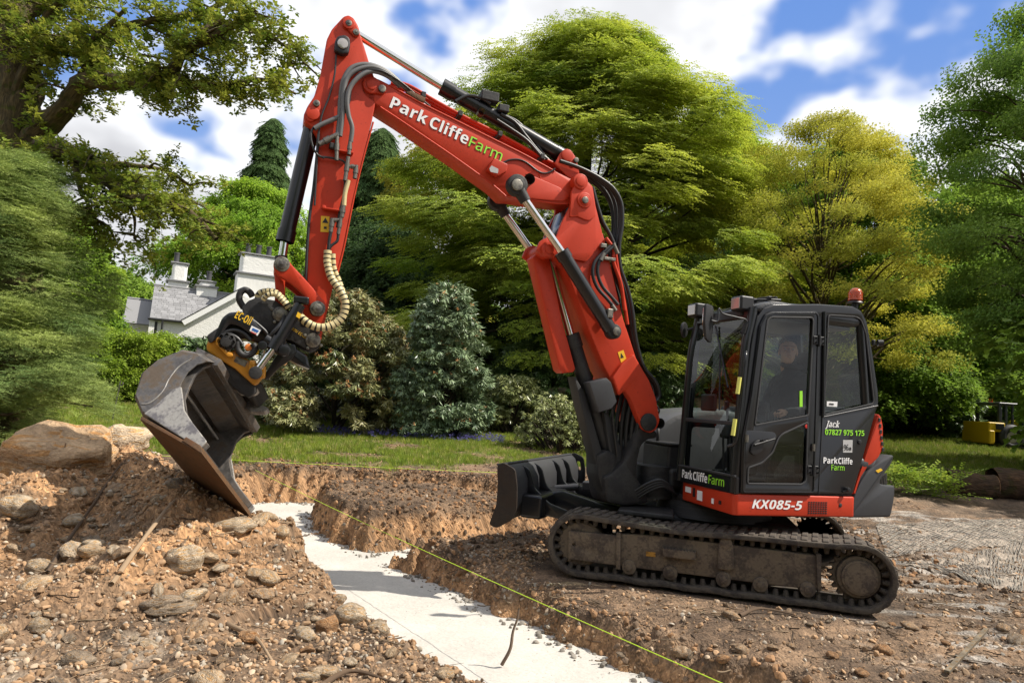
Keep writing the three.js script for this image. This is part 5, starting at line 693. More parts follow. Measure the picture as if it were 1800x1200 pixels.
function envelope(n, H, y0, prof, { inner = .3, cr = [1, .5], bump = .22, sd = 1, lift = 0, taper = 0 } = {}) {
  const out = []; for (let i = 0; i < n; i++) { const t = Math.pow(rnd(), .9), az = rr(0, 6.283), k = Math.sqrt(rr(inner, 1)), b = 1 + bump * (n3(Math.cos(az) * 1.4 + sd, t * 3.2, Math.sin(az) * 1.4) + .5 * n3(Math.cos(az) * 3.4 + sd, t * 7, Math.sin(az) * 3.4)), R = prof(t) * k * b, s = rr(.7, 1.25) * (1 - taper * t);
    out.push({ p: V(R * Math.cos(az), y0 + t * (H - y0) + lift * R, R * Math.sin(az)), r: [cr[0] * s, cr[1] * s], d: V(Math.cos(az) * .9, .2, Math.sin(az) * .9), tone: clamp(.5 + .45 * n3(Math.cos(az) * 2 + sd * 3, t * 4, Math.sin(az) * 2)), k, t }); } return out;
}
function wood(parent, mat, H, r0, clumps, { top = .8, limbs = 30, start = .22, lean = 0, rl = .22, sweep = .35 } = {}) {
  const tp = []; for (let i = 0; i <= 6; i++) { const t = i / 6; tp.push(V(lean * t * H + .03 * H * .2 * n2(t * 3, r0 * 9), H * top * t - .3, .03 * H * .2 * n2(r0 * 7, t * 3))); }
  const list = [taperTube(tp, r0, r0 * .18, 24, 10, .18, .8)]; const cv = new THREE.CatmullRomCurve3(tp);
  const step = Math.max(1, Math.floor(clumps.length / limbs));
  for (let i = 0; i < clumps.length; i += step) { const c = clumps[i], hy = clamp((c.p.y - sweep * Math.hypot(c.p.x, c.p.z)) / (H * top), start, .96), a = cv.getPoint(hy), m1 = a.clone().lerp(c.p, .35).add(V(0, -.05 * H * .3 + rr(-.02, .04) * H, 0)), m2 = a.clone().lerp(c.p, .7).add(V(rr(-.03, .03) * H, rr(-.01, .04) * H, rr(-.03, .03) * H)); const rr0 = r0 * rl * (1.25 - hy); list.push(taperTube([a, m1, m2, c.p], Math.max(.02, rr0), .012, 12, 6, .15)); }
  return put('trunk', merge(list), mat, parent);
}
function tree(name, label, pos, { H, y0, prof, n = 120, per = 40, spray = SP.broad, mat = LEAF, cols, cr = [1, .55], inner = .3, bump = .22, r0 = .3, bark = barkMat, fol = {}, wd = {}, sd = 1, lift = 0, taper = 0, group }) {
  const t = thing(name, label, 'tree', pos, 0, group); seed(sd * 131 + 7); const cl = envelope(n, H, y0, prof, { cr, inner, bump, sd, lift, taper }); wood(t, bark, H, r0, cl, wd); foliage(t, 'crown', spray, mat, cl, per, { cols, ...fol }); return t;
}
const gpos = (u, d) => [u, base(u, -d), -d];
{ // the great beech behind the boom
  const d = 25, x = [[2.348,3.012]][0][0], g = base(x, -d), topY = [[1.78,15.762]][0][1] - g;
  const t = tree('beech_tree', 'great domed beech in yellow-green spring leaf behind the boom', [x, g, -d], { H: topY, y0: 2.0, n: 560, per: 72, spray: SP.beech, r0: .55, bark: darkBark, sd: 3,
    prof: (t) => 6.5 * Math.pow(Math.sin(Math.PI * clamp(.30 + .70 * t)), .72) * (t > .9 ? Math.sqrt((1.02 - t) / .12) : 1) + .15, cr: [1.05, .3], inner: .22, bump: .20, cols: [[.10, .155, .014], [.27, .29, .035]], fol: { flat: .22, droop: .32, size: [.9, 1.4] }, wd: { limbs: 70, top: .86, rl: .2, sweep: .45 } });
}
{ // broadleaf and coniferous trees round the site
  const dome = (R, a = .25, e = .6) => (t) => R * Math.pow(Math.sin(Math.PI * clamp(a + (1 - a) * t, 0, .995)), e) + .1, cone = (R) => (t) => R * Math.pow(1 - t, .9) + .05;
  const put1 = (name, label, d, u, vTop, Rpx, o) => { const x = (([a]) => a[0])(u), g = base(x, -d); return tree(name, label, [x, g, -d], { H: vTop[0][1] - g, ...o }); };
  const green = [[.06, .115, .014], [.15, .215, .026]], bright = [[.09, .17, .016], [.21, .285, .03]], deep = green, evergreen = [[.026, .052, .017], [.058, .092, .029]], gold = [[.17, .19, .022], [.34, .31, .045]];
  put1('maple_tree', 'bright green maple behind the white house', 60, [[-23.476,5.101]], [[-24.399,18.913]], 0, { y0: 2, prof: dome(7.2), n: 170, per: 60, cols: bright, cr: [1.5, .75], r0: .4, sd: 11, fol: { size: [1.3, 2.1] } });
  put1('cypress_tree', 'dark drooping conifer behind the arm above the white house', 66, [[-25.276,5.5]], [[-27.584,27.878]], 0, { y0: 1, taper: .8, prof: cone(6), n: 260, per: 40, spray: SP.conifer, mat: NEEDLE, cols: evergreen, cr: [.9, .5], inner: .2, r0: .4, sd: 12, bark: darkBark, fol: { droop: .8, size: [2, 3] } });
  put1('cypress_tree', 'dark drooping conifer beside the great beech', 38, [[-8.234,4.247]], [[-8.839,16.621]], 0, { y0: .6, taper: .8, prof: cone(4.2), n: 280, per: 42, spray: SP.conifer, mat: NEEDLE, cols: evergreen, cr: [.85, .5], inner: .2, r0: .4, sd: 13, bark: darkBark, fol: { droop: .8, size: [1.4, 2.0] } });
  put1('oak_tree', 'yellowish young oak between the dark conifer and the great beech', 36, [[-4.953,4.302]], [[-5.712,14.74]], 0, { y0: 3, prof: dome(3.0), n: 120, per: 26, cols: gold.map(c => c.map(v => v * .7)), cr: [.8, .5], r0: .3, sd: 14, fol: { size: [.9, 1.4] } });
  put1('spruce_tree', 'thin dark spruce tip showing above the trees', 55, [[14.527,7.332]], [[13.566,28.938]], 0, { y0: 8, taper: .8, prof: cone(2.6), n: 120, per: 26, spray: SP.conifer, mat: NEEDLE, cols: evergreen, cr: [.7, .4], inner: .2, r0: .35, sd: 15, bark: darkBark, fol: { droop: .5, size: [1.6, 2.4] } });
  put1('larch_tree', 'soft green larch beside the thin spruce', 50, [[15.676,6.975]], [[14.939,24.386]], 0, { y0: 6, taper: .8, prof: cone(4.2), n: 200, per: 36, spray: SP.conifer, mat: NEEDLE, cols: [[.05, .085, .03], [.095, .135, .045]], cr: [1, .45], inner: .2, r0: .35, sd: 16, fol: { droop: .15, size: [1.2, 1.8] } });
  put1('sycamore_tree', 'bright green sycamore between the great beech and the golden oak', 36, [[11.589,5.463]], [[11.306,15.965]], 0, { y0: 1.5, prof: dome(3.6), n: 170, per: 48, cols: bright, cr: [1, .6], r0: .35, sd: 17, fol: { size: [1, 1.5] } });
  put1('oak_tree', 'golden oak with bare crooked limbs showing behind the cab', 24, [[10.869,3.555]], [[10.914,12.327]], 0, { y0: 2.9, prof: (t) => 4.3 * Math.pow(Math.sin(Math.PI * clamp(.22 + .78 * t, 0, .99)), .6), n: 190, per: 38, spray: SP.broad2, cols: gold, cr: [.6, .26], inner: .4, bump: .3, r0: .3, sd: 28, bark: mossBark, fol: { size: [.6, 1.0], flat: .5 }, wd: { limbs: 95, top: .6, start: .34, rl: .36, sweep: .6 } });
  put1('lime_tree', 'deep green tree filling the shade behind the golden oak', 31, [[15.336,4.245]], [[16.403,14.354]], 0, { y0: .8, prof: dome(4.4, .3), n: 240, per: 50, cols: green, cr: [1.1, .6], r0: .4, sd: 19, fol: { size: [1, 1.5] } });
  put1('lime_tree', 'deep green tree standing behind the dumper', 43, [[28.84,5.837]], [[28.709,17.287]], 0, { y0: .6, prof: dome(6.0, .3), n: 240, per: 55, cols: green, cr: [1.5, .8], r0: .4, sd: 20, fol: { size: [1.3, 2] } });
  put1('lime_tree', 'broad green tree between the cab and the dumper', 34, [[20.523,4.77]], [[20.413,11.147]], 0, { y0: .4, prof: dome(3.6, .35), n: 200, per: 48, cols: deep, cr: [1, .55], r0: .3, sd: 21, fol: { size: [1, 1.5] } });
  put1('lime_tree', 'green tree between the fir and the white house', 33, [[-22.89,1.677]], [[-22.52,9.564]], 0, { y0: .5, prof: dome(2.4, .3), n: 170, per: 52, cols: bright.map(c => c.map(v => v * .8)), cr: [1.1, .6], r0: .35, sd: 22, fol: { size: [1.1, 1.7] } });
  put1('yew_tree', 'dark yew in the shade beneath the great beech', 30, [[0.229,2.632]], [[-0.355,9.225]], 0, { y0: .2, prof: dome(4.6, .4), n: 200, per: 45, cols: evergreen, cr: [1, .6], r0: .3, sd: 23, bark: darkBark, fol: { size: [1, 1.4] } });
  put1('yew_tree', 'dark yew behind the cab windscreen', 32, [[6.5,3.145]], [[6.647,10.797]], 0, { y0: .2, prof: dome(4.6, .4), n: 200, per: 45, cols: evergreen, cr: [1, .6], r0: .3, sd: 24, bark: darkBark, fol: { size: [1, 1.4] } });
  put1('yew_tree', 'dark yew filling the gap beside the golden oak', 34, [[13.995,3.743]], [[13.481,10.359]], 0, { y0: .2, prof: dome(4.2, .4), n: 200, per: 45, cols: deep, cr: [1, .6], r0: .3, sd: 25, bark: darkBark, fol: { size: [1, 1.4] } });
  put1('yew_tree', 'dark yew behind the rhododendrons', 30, [[-5.87,2.206]], [[-6.675,8.515]], 0, { y0: .2, prof: dome(3.8, .4), n: 200, per: 45, cols: evergreen, cr: [1, .6], r0: .3, sd: 26, bark: darkBark, fol: { size: [1, 1.4] } });
  // far wood closing the view
  const far = put1('woodland_tree', 'green tree of the far wood behind the site', 64, [[-44.393,1.844]], [[-45.868,13.113]], 0, { y0: .5, prof: dome(7, .35), n: 130, per: 50, cols: deep, cr: [2.2, 1.2], r0: .4, sd: 27, fol: { size: [2.2, 3.2] }, group: 'trees of the far wood' });
  for (const [i, x] of [-52, -44, -12, -3, 6, 15, 24, 33, 42, 52, 62].entries()) { const c = far.clone(); c.name = numbered('woodland_tree'); scene.add(c); c.position.set(x, base(x, -66), -66 - 6 * (i % 2)); c.rotation.y = i * 2.1; c.scale.setScalar(.85 + .1 * (i % 3)); }
}
{ // the wood goes on round the site: mirrored in paint and glass, and shading the right-hand lawn
  const far = scene.getObjectByName('woodland_tree');
  for (const [i, [x, z]] of [[-22, 16], [-10, 20], [2, 19], [13, 21], [-28, 4], [20.5, -13], [29, -19.5], [32, -26], [36, -33]].entries()) { const c = far.clone(); c.name = numbered('woodland_tree'); c.userData = { ...far.userData, label: 'green tree of the wood edging the site', group: 'trees edging the site' }; scene.add(c); c.position.set(x, 0, z); c.rotation.y = i * 1.7; c.scale.setScalar(.8 + .08 * (i % 3)); }
}
{ // leaning-in tree on the right, near, mostly out of frame
  const d = 17, x = [[13.971,3.394]][0][0];
  tree('hornbeam_tree', 'tall loose-leaved hornbeam reaching in behind the dumper', [x, base(x, -d), -d], { H: 12.5, y0: 3.3, n: 190, per: 36, spray: SP.broad2, r0: .32, sd: 31, prof: (t) => 3.2 * Math.pow(Math.sin(Math.PI * clamp(.18 + .8 * t, 0, .97)), .6) + .2, cr: [.62, .3], inner: .25, bump: .4, cols: [[.06, .115, .018], [.14, .20, .032]], fol: { size: [.7, 1.05], flat: .45, droop: .35 }, wd: { limbs: 70, top: .85, rl: .25 } });
}
{ // fir on the left
  const d = 9.2, x = [[-7.292,1.486]][0][0];
  tree('fir_tree', 'soft green fir with drooping boughs beside the boulders', [x, base(x, -d), -d], { H: [[-7.071,4.415]][0][1] - base(x, -d), y0: .1, n: 360, per: 62, spray: SP.fir, mat: NEEDLE, r0: .16, sd: 33, prof: (t) => 1.6 * Math.pow(1 - t, .42) + .1, cr: [.26, .15], inner: .22, bump: .3, cols: [[.055, .095, .03], [.22, .26, .075]], fol: { flat: .42, droop: .12, size: [.6, .95] }, wd: { limbs: 80, top: .95, rl: .18, sweep: -.1 } });
}
{ // old oak on the left: trunk and limbs drawn out one by one, tufts of young leaves at the twig ends
  const t = thing('oak_tree', 'old mossy oak with crooked overhanging limbs above the fir', 'tree', [0, 0, 0]);
  const P = (d, pts) => pts; seed(41);
  const L3 = (pts, ds) => pts.map((p, i) => { const k = ds[i] * 1.12 / 10; return V(p[0] * k, 1.5 + (p[1] - 1.5) * k, -ds[i] * 1.12); }); // points given at 10 m, drawn along the sight line to their own distance
  const trunkPts = L3([[-7.135,0.549],[-7.339,2.196],[-7.53,3.375],[-7.719,4.403],[-7.73,5.641],[-7.983,6.888],[-8.16,8.542]], [10, 10, 10, 10, 10.2, 10.3, 10.4]); trunkPts[0].y = base(trunkPts[0].x, -11.2) - .2;
  put('trunk', taperTube(trunkPts, .52, .30, 40, 14, .25, .7), mossBark, t);
  const limbs = [
    [[[-7.702,4.404],[-7.381,4.955],[-7.013,5.425],[-6.721,5.849],[-6.293,5.88],[-5.784,5.962],[-5.453,6.094],[-5.328,6.373],[-5.076,6.6],[-4.668,6.857],[-4.264,7.161]], [10, 10, 9.8, 9.6, 9.4, 9.2, 9, 8.9, 8.8, 8.7, 8.6], .21],
    [[[-7.013,5.425],[-6.737,5.982],[-6.535,6.448],[-6.142,6.795],[-5.553,6.975],[-5.044,7.104],[-4.475,7.513]], [9.8, 9.9, 10, 10.2, 10.4, 10.5, 10.6], .12],
    [[[-7.696,4.361],[-7.356,4.763],[-7.017,4.787],[-6.571,4.643],[-6.194,4.355],[-5.87,4.142],[-5.483,4.109],[-4.957,3.973],[-4.491,3.591]], [10, 9.7, 9.4, 9.2, 9, 8.8, 8.7, 8.6, 8.5], .16],
    [[[-7.796,5.102],[-7.543,6.194],[-7.154,6.539],[-6.718,6.525],[-6.298,7.012]], [10.1, 9.9, 9.6, 9.3, 9.1], .13],
    [[[-6.838,4.729],[-6.483,4.623],[-5.885,4.622],[-5.366,4.572],[-4.913,4.342]], [9.4, 9.7, 10, 10.2, 10.4], .07],
    [[[-5.453,6.094],[-5.088,5.922],[-4.573,5.96],[-4.067,6.086],[-3.53,5.901]], [9, 9.1, 9.2, 9.3, 9.4], .08],
    [[[-5.231,6.435],[-4.851,6.935],[-4.322,6.882],[-3.776,6.649],[-3.354,6.318]], [8.9, 9.1, 9.3, 9.5, 9.6], .06],
    [[[-6.012,4.263],[-5.75,3.847],[-5.71,3.504]], [8.9, 8.9, 8.8], .04], [[[-6.743,4.648],[-6.604,4.221],[-6.34,3.805],[-6.224,3.554]], [9.3, 9.2, 9.1, 9.1], .05],
    [[[-7.863,5.99],[-7.379,6.932],[-6.928,7.516]], [10.2, 10, 9.8], .14], [[[-7.935,6.527],[-8.5,6.85],[-9.255,7.253]], [10.2, 10, 9.8], .14], [[[-7.928,6.801],[-7.154,7.224],[-5.973,7.587],[-4.61,7.965]], [10.2, 10.6, 11, 11.2], .13]];
  const tips = []; const curves = limbs.map(([pts, ds, r]) => { const q = L3(pts, ds); put('limb', taperTube(q, r, r * .22, 40, 9, .3), mossBark, t); return [new THREE.CatmullRomCurve3(q), r]; });
  const twigs = [];
  for (const [c, r] of curves) { const n = Math.round(c.getLength() * 7); for (let i = 0; i < n; i++) { const u = rr(.15, 1), a = c.getPoint(u), yaw = rr(0, 6.28), L = rr(.35, 1.15) * (1.1 - .4 * u), pts = [a]; let dir = dirOf(yaw, rr(-.5, .7)), p = a.clone(); for (let k = 0; k < 4; k++) { p = p.clone().addScaledVector(dir, L / 4); dir.add(V(rr(-.5, .5), rr(-.55, .12), rr(-.5, .5))).normalize(); pts.push(p); } twigs.push(taperTube(pts, .015 + .02 * rnd(), .004, 7, 4)); for (let k = 1; k < pts.length; k++) { const m = 2 + Math.floor(rnd() * 3); for (let w = 0; w < m; w++) { const e = pts[k].clone().add(V(rr(-.16, .16), rr(-.2, .1), rr(-.16, .16))); tips.push(e); if (w === 0) twigs.push(taperTube([pts[k], pts[k].clone().lerp(e, .5).add(V(0, .02, 0)), e], .006, .002, 3, 3)); } } } }
  const tw = put('twigs', merge(twigs), mossBark, t); tw.userData = { kind: 'stuff' };
  scatter('crown', SP.oak, LEAF, tips.length * 2, (q, k) => { const e = tips[Math.floor(k / 2)]; q.position.set(e.x + rr(-.08, .08), e.y + rr(-.08, .07), e.z + rr(-.08, .08)); q.rotation.set(rr(-.6, .6), rr(0, 6.28), rr(-.6, .6)); q.scale.setScalar(rr(.8, 1.35)); }, (c) => { const a = rnd(), v = rr(.7, 1.2); c.setRGB(lerp(.15, .34, a) * v, lerp(.23, .36, a) * v, lerp(.028, .05, a) * v); }, t);
  console.log('oak tips', tips.length, twigs.length);
}
const laurelGreen = [[.026, .05, .014], [.062, .092, .03]];
{ // rhododendrons and shrubs
  const shrub = (name, label, d, u, top, rad, o) => { const x = u[0][0], g = base(x, -d), H = top[0][1] - g, t = thing(name, label, 'shrub', [x, g, -d]); seed(o.sd * 17); const cl = envelope(o.n, H, .15, o.prof || ((t) => rad * Math.pow(Math.sin(Math.PI * clamp(.42 + .56 * t, 0, .985)), .55)), { cr: o.cr || [.32, .2], inner: .4, bump: .2, sd: o.sd }); wood(t, darkBark, H, .06, cl, { limbs: o.limbs || 40, start: .02, top: .7, rl: .6, sweep: .8 }); foliage(t, 'foliage', o.spray || SP.rhodo, o.mat || GLOSSY, cl, o.per, { cols: o.cols, flat: .55, droop: -.05, size: o.size || [.9, 1.35], spread: 3 }); if (o.buds) foliage(t, 'new_growth', SP.oak, LEAF, cl.filter((_, i) => i % 2 === 0), o.buds, { cols: [[.30, .13, .05], [.36, .24, .12]], flat: .5, size: [.6, .95], spread: 3 }); return t; };
  shrub('rhododendron', 'broad rhododendron with rusty new growth behind the bucket', 17, [[-4.261,1.27]], [[-4.209,3.813]], 2.0, { sd: 51, n: 260, per: 22, cols: [[.06, .08, .028], [.17, .155, .07]], buds: 12 });
  shrub('rhododendron', 'tall narrow rhododendron with blue-green leaves beside the broad one', 16.5, [[-1.612,1.452]], [[-1.824,4.143]], .98, { sd: 52, n: 190, per: 22, cols: [[.045, .075, .036], [.13, .165, .09]], buds: 3 });
  shrub('rhododendron', 'low rhododendron between the two larger ones and the great beech', 18.5, [[-3.082,1.052]], [[-3.34,2.264]], 1.5, { sd: 53, n: 90, per: 20, cols: [[.06, .08, .028], [.17, .155, .07]] });
  shrub('azalea', 'low twiggy azalea with sparse olive leaves beside the blade', 15.5, [[1.214,1.132]], [[1.182,1.643]], .85, { sd: 54, n: 80, per: 7, limbs: 80, size: [.6, .95], cols: [[.07, .085, .03], [.15, .16, .06]] });
  shrub('azalea', 'twiggy taller azalea behind the low olive one', 18.5, [[0.15,0.971]], [[0.073,2.07]], 1.0, { sd: 55, n: 60, per: 14, limbs: 60, cols: [[.07, .085, .03], [.15, .16, .06]] });
  shrub('laurel', 'dark glossy laurel in the shade beneath the beech', 22, [[1.245,1.308]], [[1.102,3.502]], 2.4, { sd: 56, n: 170, per: 22, size: [1.3, 2], cols: laurelGreen });
  shrub('laurel', 'dark laurel behind the boom foot', 22, [[4.344,1.524]], [[4.435,3.273]], 2.2, { sd: 57, n: 150, per: 22, size: [1.3, 2], cols: laurelGreen });
  shrub('laurel', 'dark glossy laurel behind the engine cover', 31, [[18.499,1.881]], [[18.448,4.723]], 2.6, { sd: 58, n: 150, per: 22, size: [1.4, 2.2], cols: laurelGreen });
  shrub('laurel', 'glinting laurel beside the yellow dumper', 34, [[21.99,1.755]], [[21.96,4.015]], 2.0, { sd: 59, n: 130, per: 22, size: [1.4, 2.2], cols: laurelGreen });
  shrub('laurel', 'shaded laurel behind the golden oak trunk', 28, [[12.286,1.537]], [[12.182,4.805]], 2.2, { sd: 60, n: 150, per: 22, size: [1.4, 2.2], cols: laurelGreen });
  shrub('beech_hedge', 'clipped bright green beech hedge before the white house', 21, [[-11.603,0.948]], [[-11.805,2.65]], 1.35, { sd: 61, n: 240, per: 24, spray: SP.broad, mat: LEAF, size: [.45, .7], prof: (t) => 1.35 * Math.sqrt(clamp(1.05 - t * t * .6)), cr: [.3, .22], cols: [[.10, .16, .016], [.20, .25, .03]] });
  shrub('beech_hedge', 'shaded stretch of clipped beech hedge beside the fir', 20, [[-12.285,0.888]], [[-12.47,2.374]], 1.1, { sd: 62, n: 170, per: 22, spray: SP.broad, mat: LEAF, size: [.45, .7], prof: (t) => 1.1 * Math.sqrt(clamp(1.05 - t * t * .6)), cr: [.3, .22], cols: [[.10, .16, .016], [.20, .25, .03]] });
  shrub('laurel', 'shaded laurel between the hedge and the broad rhododendron', 24, [[-10.59,1.055]], [[-10.785,2.843]], 2.2, { sd: 63, n: 150, per: 22, size: [1.3, 2], cols: laurelGreen });
  { const d = 12.8, x = [[7.782,0.72]][0][0], t = thing('fern', 'bright yellow-green fern clump beside the engine cover', 'fern', [x, base(x, -d), -d]); seed(71); const fm = [leafMat({ color: lin(.24, .36, .04) }), leafMat({ color: lin(.30, .38, .05) })]; for (let i = 0; i < 130; i++) { const f = put('frond', SP.beech, fm[i % 2], t); f.position.set(rr(-.75, .6), rr(0, .45), rr(-.4, .4)); f.rotation.set(rr(-.3, .3), rr(0, 6.28), rr(-.1, .9)); f.scale.setScalar(rr(.6, 1.0)); } }
}
{ // lawn grass and leaf litter
  seed(81);
  const grassAt = (q, x, z, s) => { const l = lawn(x, z); if (rnd() > l * l * 1.1) return false; q.position.set(x, base(x, z), z); q.rotation.set(0, rr(0, 6.28), 0); q.scale.setScalar(s * rr(.6, 1.25) * (.6 + .5 * l)); };
  const tint = (c) => { const a = rnd(), v = rr(.7, 1.25); a < .12 ? c.setRGB(.46 * v, .40 * v, .16 * v) : c.setRGB(lerp(.15, .30, a) * v, lerp(.25, .35, a) * v, .04 * v); };
  const o = scatter('grass', SP.grass, leafMat(), 52000, (q) => { const z = -10.8 - 11 * Math.pow(rnd(), 1.15), x = rr(-11, 8) * (1 + (-z - 11) * .03); return grassAt(q, x, z, 1); }, tint); o.userData.label = 'short green lawn grass behind the trench'; o.userData.category = 'grass';
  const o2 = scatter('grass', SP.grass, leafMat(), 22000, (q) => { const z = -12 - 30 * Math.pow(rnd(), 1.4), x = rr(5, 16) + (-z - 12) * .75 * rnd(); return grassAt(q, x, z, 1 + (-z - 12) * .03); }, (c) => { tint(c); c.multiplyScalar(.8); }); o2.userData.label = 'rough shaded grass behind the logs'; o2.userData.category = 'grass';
  const lg = leafQuads([leafAt(V(), 0, .15, .2, 1, .6, .25)]);
  const o3 = scatter('leaf_litter', lg, std({ color: lin(1, 1, 1), roughness: .9 }), 9000, (q) => { const x = rr(-7, 7), z = rr(-18, -11.2), l = lawn(x, z); if (rnd() < l * 1.2 && rnd() < .9) return false; q.position.set(x, base(x, z) + .012, z); q.rotation.set(rr(-.5, .5), rr(0, 6.28), rr(-.5, .5)); q.scale.setScalar(rr(.03, .07)); }, (c) => { const k = rr(.5, 1.2); c.setRGB(.32 * k, .20 * k, .12 * k); }); o3.userData.label = 'brown fallen leaves in the bare strip of the lawn'; o3.userData.category = 'leaves';
  const gb = scatter('bluebells', SP.oak, leafMat(), 900, (q) => { const x = rr(-4.5, 0), z = rr(-16.4, -15.4); q.position.set(x, base(x, z) + rr(.08, .2), z); q.rotation.set(rr(-1, 1), rr(0, 6), rr(-1, 1)); q.scale.setScalar(rr(.25, .45)); }, (c) => { const k = rr(.7, 1.2); c.setRGB(.14 * k, .13 * k, .36 * k); }); gb.userData.label = 'small bluebells in the grass before the rhododendrons'; gb.userData.category = 'flowers';
}

// ---------------------------------------------------------------- the white house behind the hedge
{
  const d = 44, A = [[-20.706,2.423]][0], hy = base(A[0], -d);
  const house = thing('white_house', 'white roughcast house with grey slate roof and tall chimneys', 'house', [0, 0, 0]);
  const wallM = std({ color: lin(.80, .79, .76), roughness: .95, bumpMap: metres(T.grain, .9), bumpScale: .03 }), slateM = [.22, .25, .28, .20].map((k, i) => std({ color: lin(k, k * 1.0, k * 1.03), roughness: .6, bumpMap: metres(T.grain, 2), bumpScale: .01 })), trimM = std({ color: lin(.83, .83, .82), roughness: .5 }), darkM = std({ color: lin(.02, .02, .022), roughness: .5 });
  // local frame: a along the ridge (to the right and a little nearer), b towards the viewer
  const ya = .47, fx = V(Math.cos(ya), 0, -Math.sin(ya)), fb = V(Math.sin(ya), 0, Math.cos(ya)), O = V([[-23.447,7.423]][0][0], 0, -44);
  house.position.copy(O); house.rotation.y = ya;
  const loc = (u, v, b) => { // a point of the picture's house on the plane b metres before the ridge plane
    return [u, v]; };
  const sx = 44 / 1200; // metres per unit at the house
  const ridgeY = [[-22.369,7.386]][0][1], eaveY = [[-22.105,5.056]][0][1], rx1 = 5.0, run = 2.6, gy0 = 1.0;
  // front roof slope, laid in courses of single slates
  const nC = 17; for (let c = 0; c < nC; c++) {
    const t0 = c / nC, y0 = lerp(ridgeY, eaveY, t0), z0 = lerp(0, run, t0), y1 = lerp(ridgeY, eaveY, t0 + 1 / nC), z1 = lerp(0, run, t0 + 1 / nC), x0 = .0, x1 = lerp(rx1, 1.95, t0);
    let x = x0 - (c % 2) * .16; seed(c + 5); while (x < x1) { const w = rr(.28, .42), a = Math.max(x, x0), b = Math.min(x + w, x1); x += w; if (b - a < .05) continue; const g = new THREE.BoxGeometry(b - a - .012, .02, Math.hypot(y1 - y0, z1 - z0) * 1.15); g.rotateX(Math.atan2(y0 - y1, z1 - z0) - .05); g.translate((a + b) / 2, (y0 + y1) / 2 + .02, (z0 + z1) / 2); put('slate', g, slateM[Math.floor(rnd() * 4)], house); }
  }
  put('roof_deck', (() => { const s = [[0, ridgeY - .02, 0], [rx1, ridgeY - .02, 0], [1.95, eaveY - .03, run], [0, eaveY - .03, run]]; const g = new THREE.BufferGeometry(); g.setAttribute('position', new THREE.Float32BufferAttribute([...s[0], ...s[3], ...s[1], ...s[1], ...s[3], ...s[2]], 3)); g.computeVertexNormals(); return g; })(), darkM, house);
  put('ridge_tiles', bar([-.05, ridgeY + .02, 0], [rx1, ridgeY + .02, 0], .09, .09, 8), slateM[3], house);
  put('eave_gutter', bar([-.1, eaveY - .06, run + .03], [2.1, eaveY - .06, run + .03], .07, .07, 8), darkM, house);
  put('back_roof', (() => { const g = new THREE.BoxGeometry(rx1, .08, 4.4); g.rotateX(-.75); g.translate(rx1 / 2, ridgeY - 1.5, -1.6); return g; })(), slateM[1], house);
  // gable to the right of the slope, with its bargeboard
  put('wall', merge([bx(1.9, eaveY - gy0, .3, .95, (eaveY + gy0) / 2 - .05, run - .35, 0), bx(.3, eaveY - gy0, 5, .15, (eaveY + gy0) / 2 - .05, .0, 0), extr([[1.9, gy0], [7.5, gy0], [7.5, ridgeY - 1.4], [5.0, ridgeY - .1], [1.9, eaveY - .1]], -run + .2, -run + .5, 0, 0)]), wallM, house);
  { const a = V(1.85, eaveY - .12, run + .05), b = V(rx1 + .1, ridgeY + .02, run + .05), dd = b.clone().sub(a), g = bx(dd.length(), .34, .1, dd.length() / 2, 0, 0, .01); g.rotateZ(Math.atan2(dd.y, dd.x)); g.translate(a.x, a.y, a.z); put('bargeboard', g, trimM, house); const h = bx(dd.length(), .05, .16, dd.length() / 2, .19, 0, .01); h.rotateZ(Math.atan2(dd.y, dd.x)); h.translate(a.x, a.y, a.z); put('bargeboard_edge', h, darkM, house); }
  put('downpipe', bar([.72, eaveY - .1, run + .08], [.72, gy0, run + .08], .055, .055, 8), darkM, house);
  put('window', bx(.35, 1.5, .06, .28, eaveY - .95, run + .02 - .2, 0), darkM, house);
  { const w = put('window', bx(.9, 1.1, .08, 4.9, eaveY + .12, run - .17, 0), trimM, house); for (const [x, y] of [[4.68, .37], [5.12, .37], [4.68, -.13], [5.12, -.13]]) put('pane', bx(.38, .44, .04, x, eaveY + y, run - .12, 0), std({ color: lin(.02, .025, .03), roughness: .1 }), w); }
  // chimneys
  const stack = (u0, u1, v0, vB, vT, z, pots) => {
    const far = (44 + (u0 + u1) / 2 * Math.sin(ya) - z * Math.cos(ya)) / 44, vBand = 1.5 + (vB - 1.5) * far, v1 = 1.5 + (vT - 1.5) * far;
    const w = u1 - u0;
    const box2 = (x0, x1, y0, y1, dep, r) => { const b = new RoundedBoxGeometry(x1 - x0, y1 - y0, dep, 4, r); b.translate((x0 + x1) / 2, (y0 + y1) / 2, z); return clean(b); };
    const c = put('chimney', merge([box2(u0 + .1, u1 - .05, vBand - .1, v1, 1.2, .22), box2(u0 - .05, u1 + .1, v0, vBand, 1.5, .05)]), wallM, house);
    put('slate_band', bx(w + .35, .12, 1.75, (u0 + u1) / 2, vBand, z, .02), slateM[3], c); put('cap', bx(w + .05, .09, 1.35, (u0 + u1) / 2, v1, z, .02), slateM[2], c);
    for (const p of pots) put('chimney_pot', clean(new THREE.LatheGeometry([[.001, 0], [.2, 0], [.17, .1], [.155, .6], [.19, .64], [.19, .7], [.12, .7]].map(a => new THREE.Vector2(...a)), 16).translate(p, v1 + .04, z)), std({ color: lin(.05, .05, .055), roughness: .7 }), c);
  };
  const X = (p) => (p[0] - O.x) / (Math.cos(ya) - p[0] / 44 * Math.sin(ya));
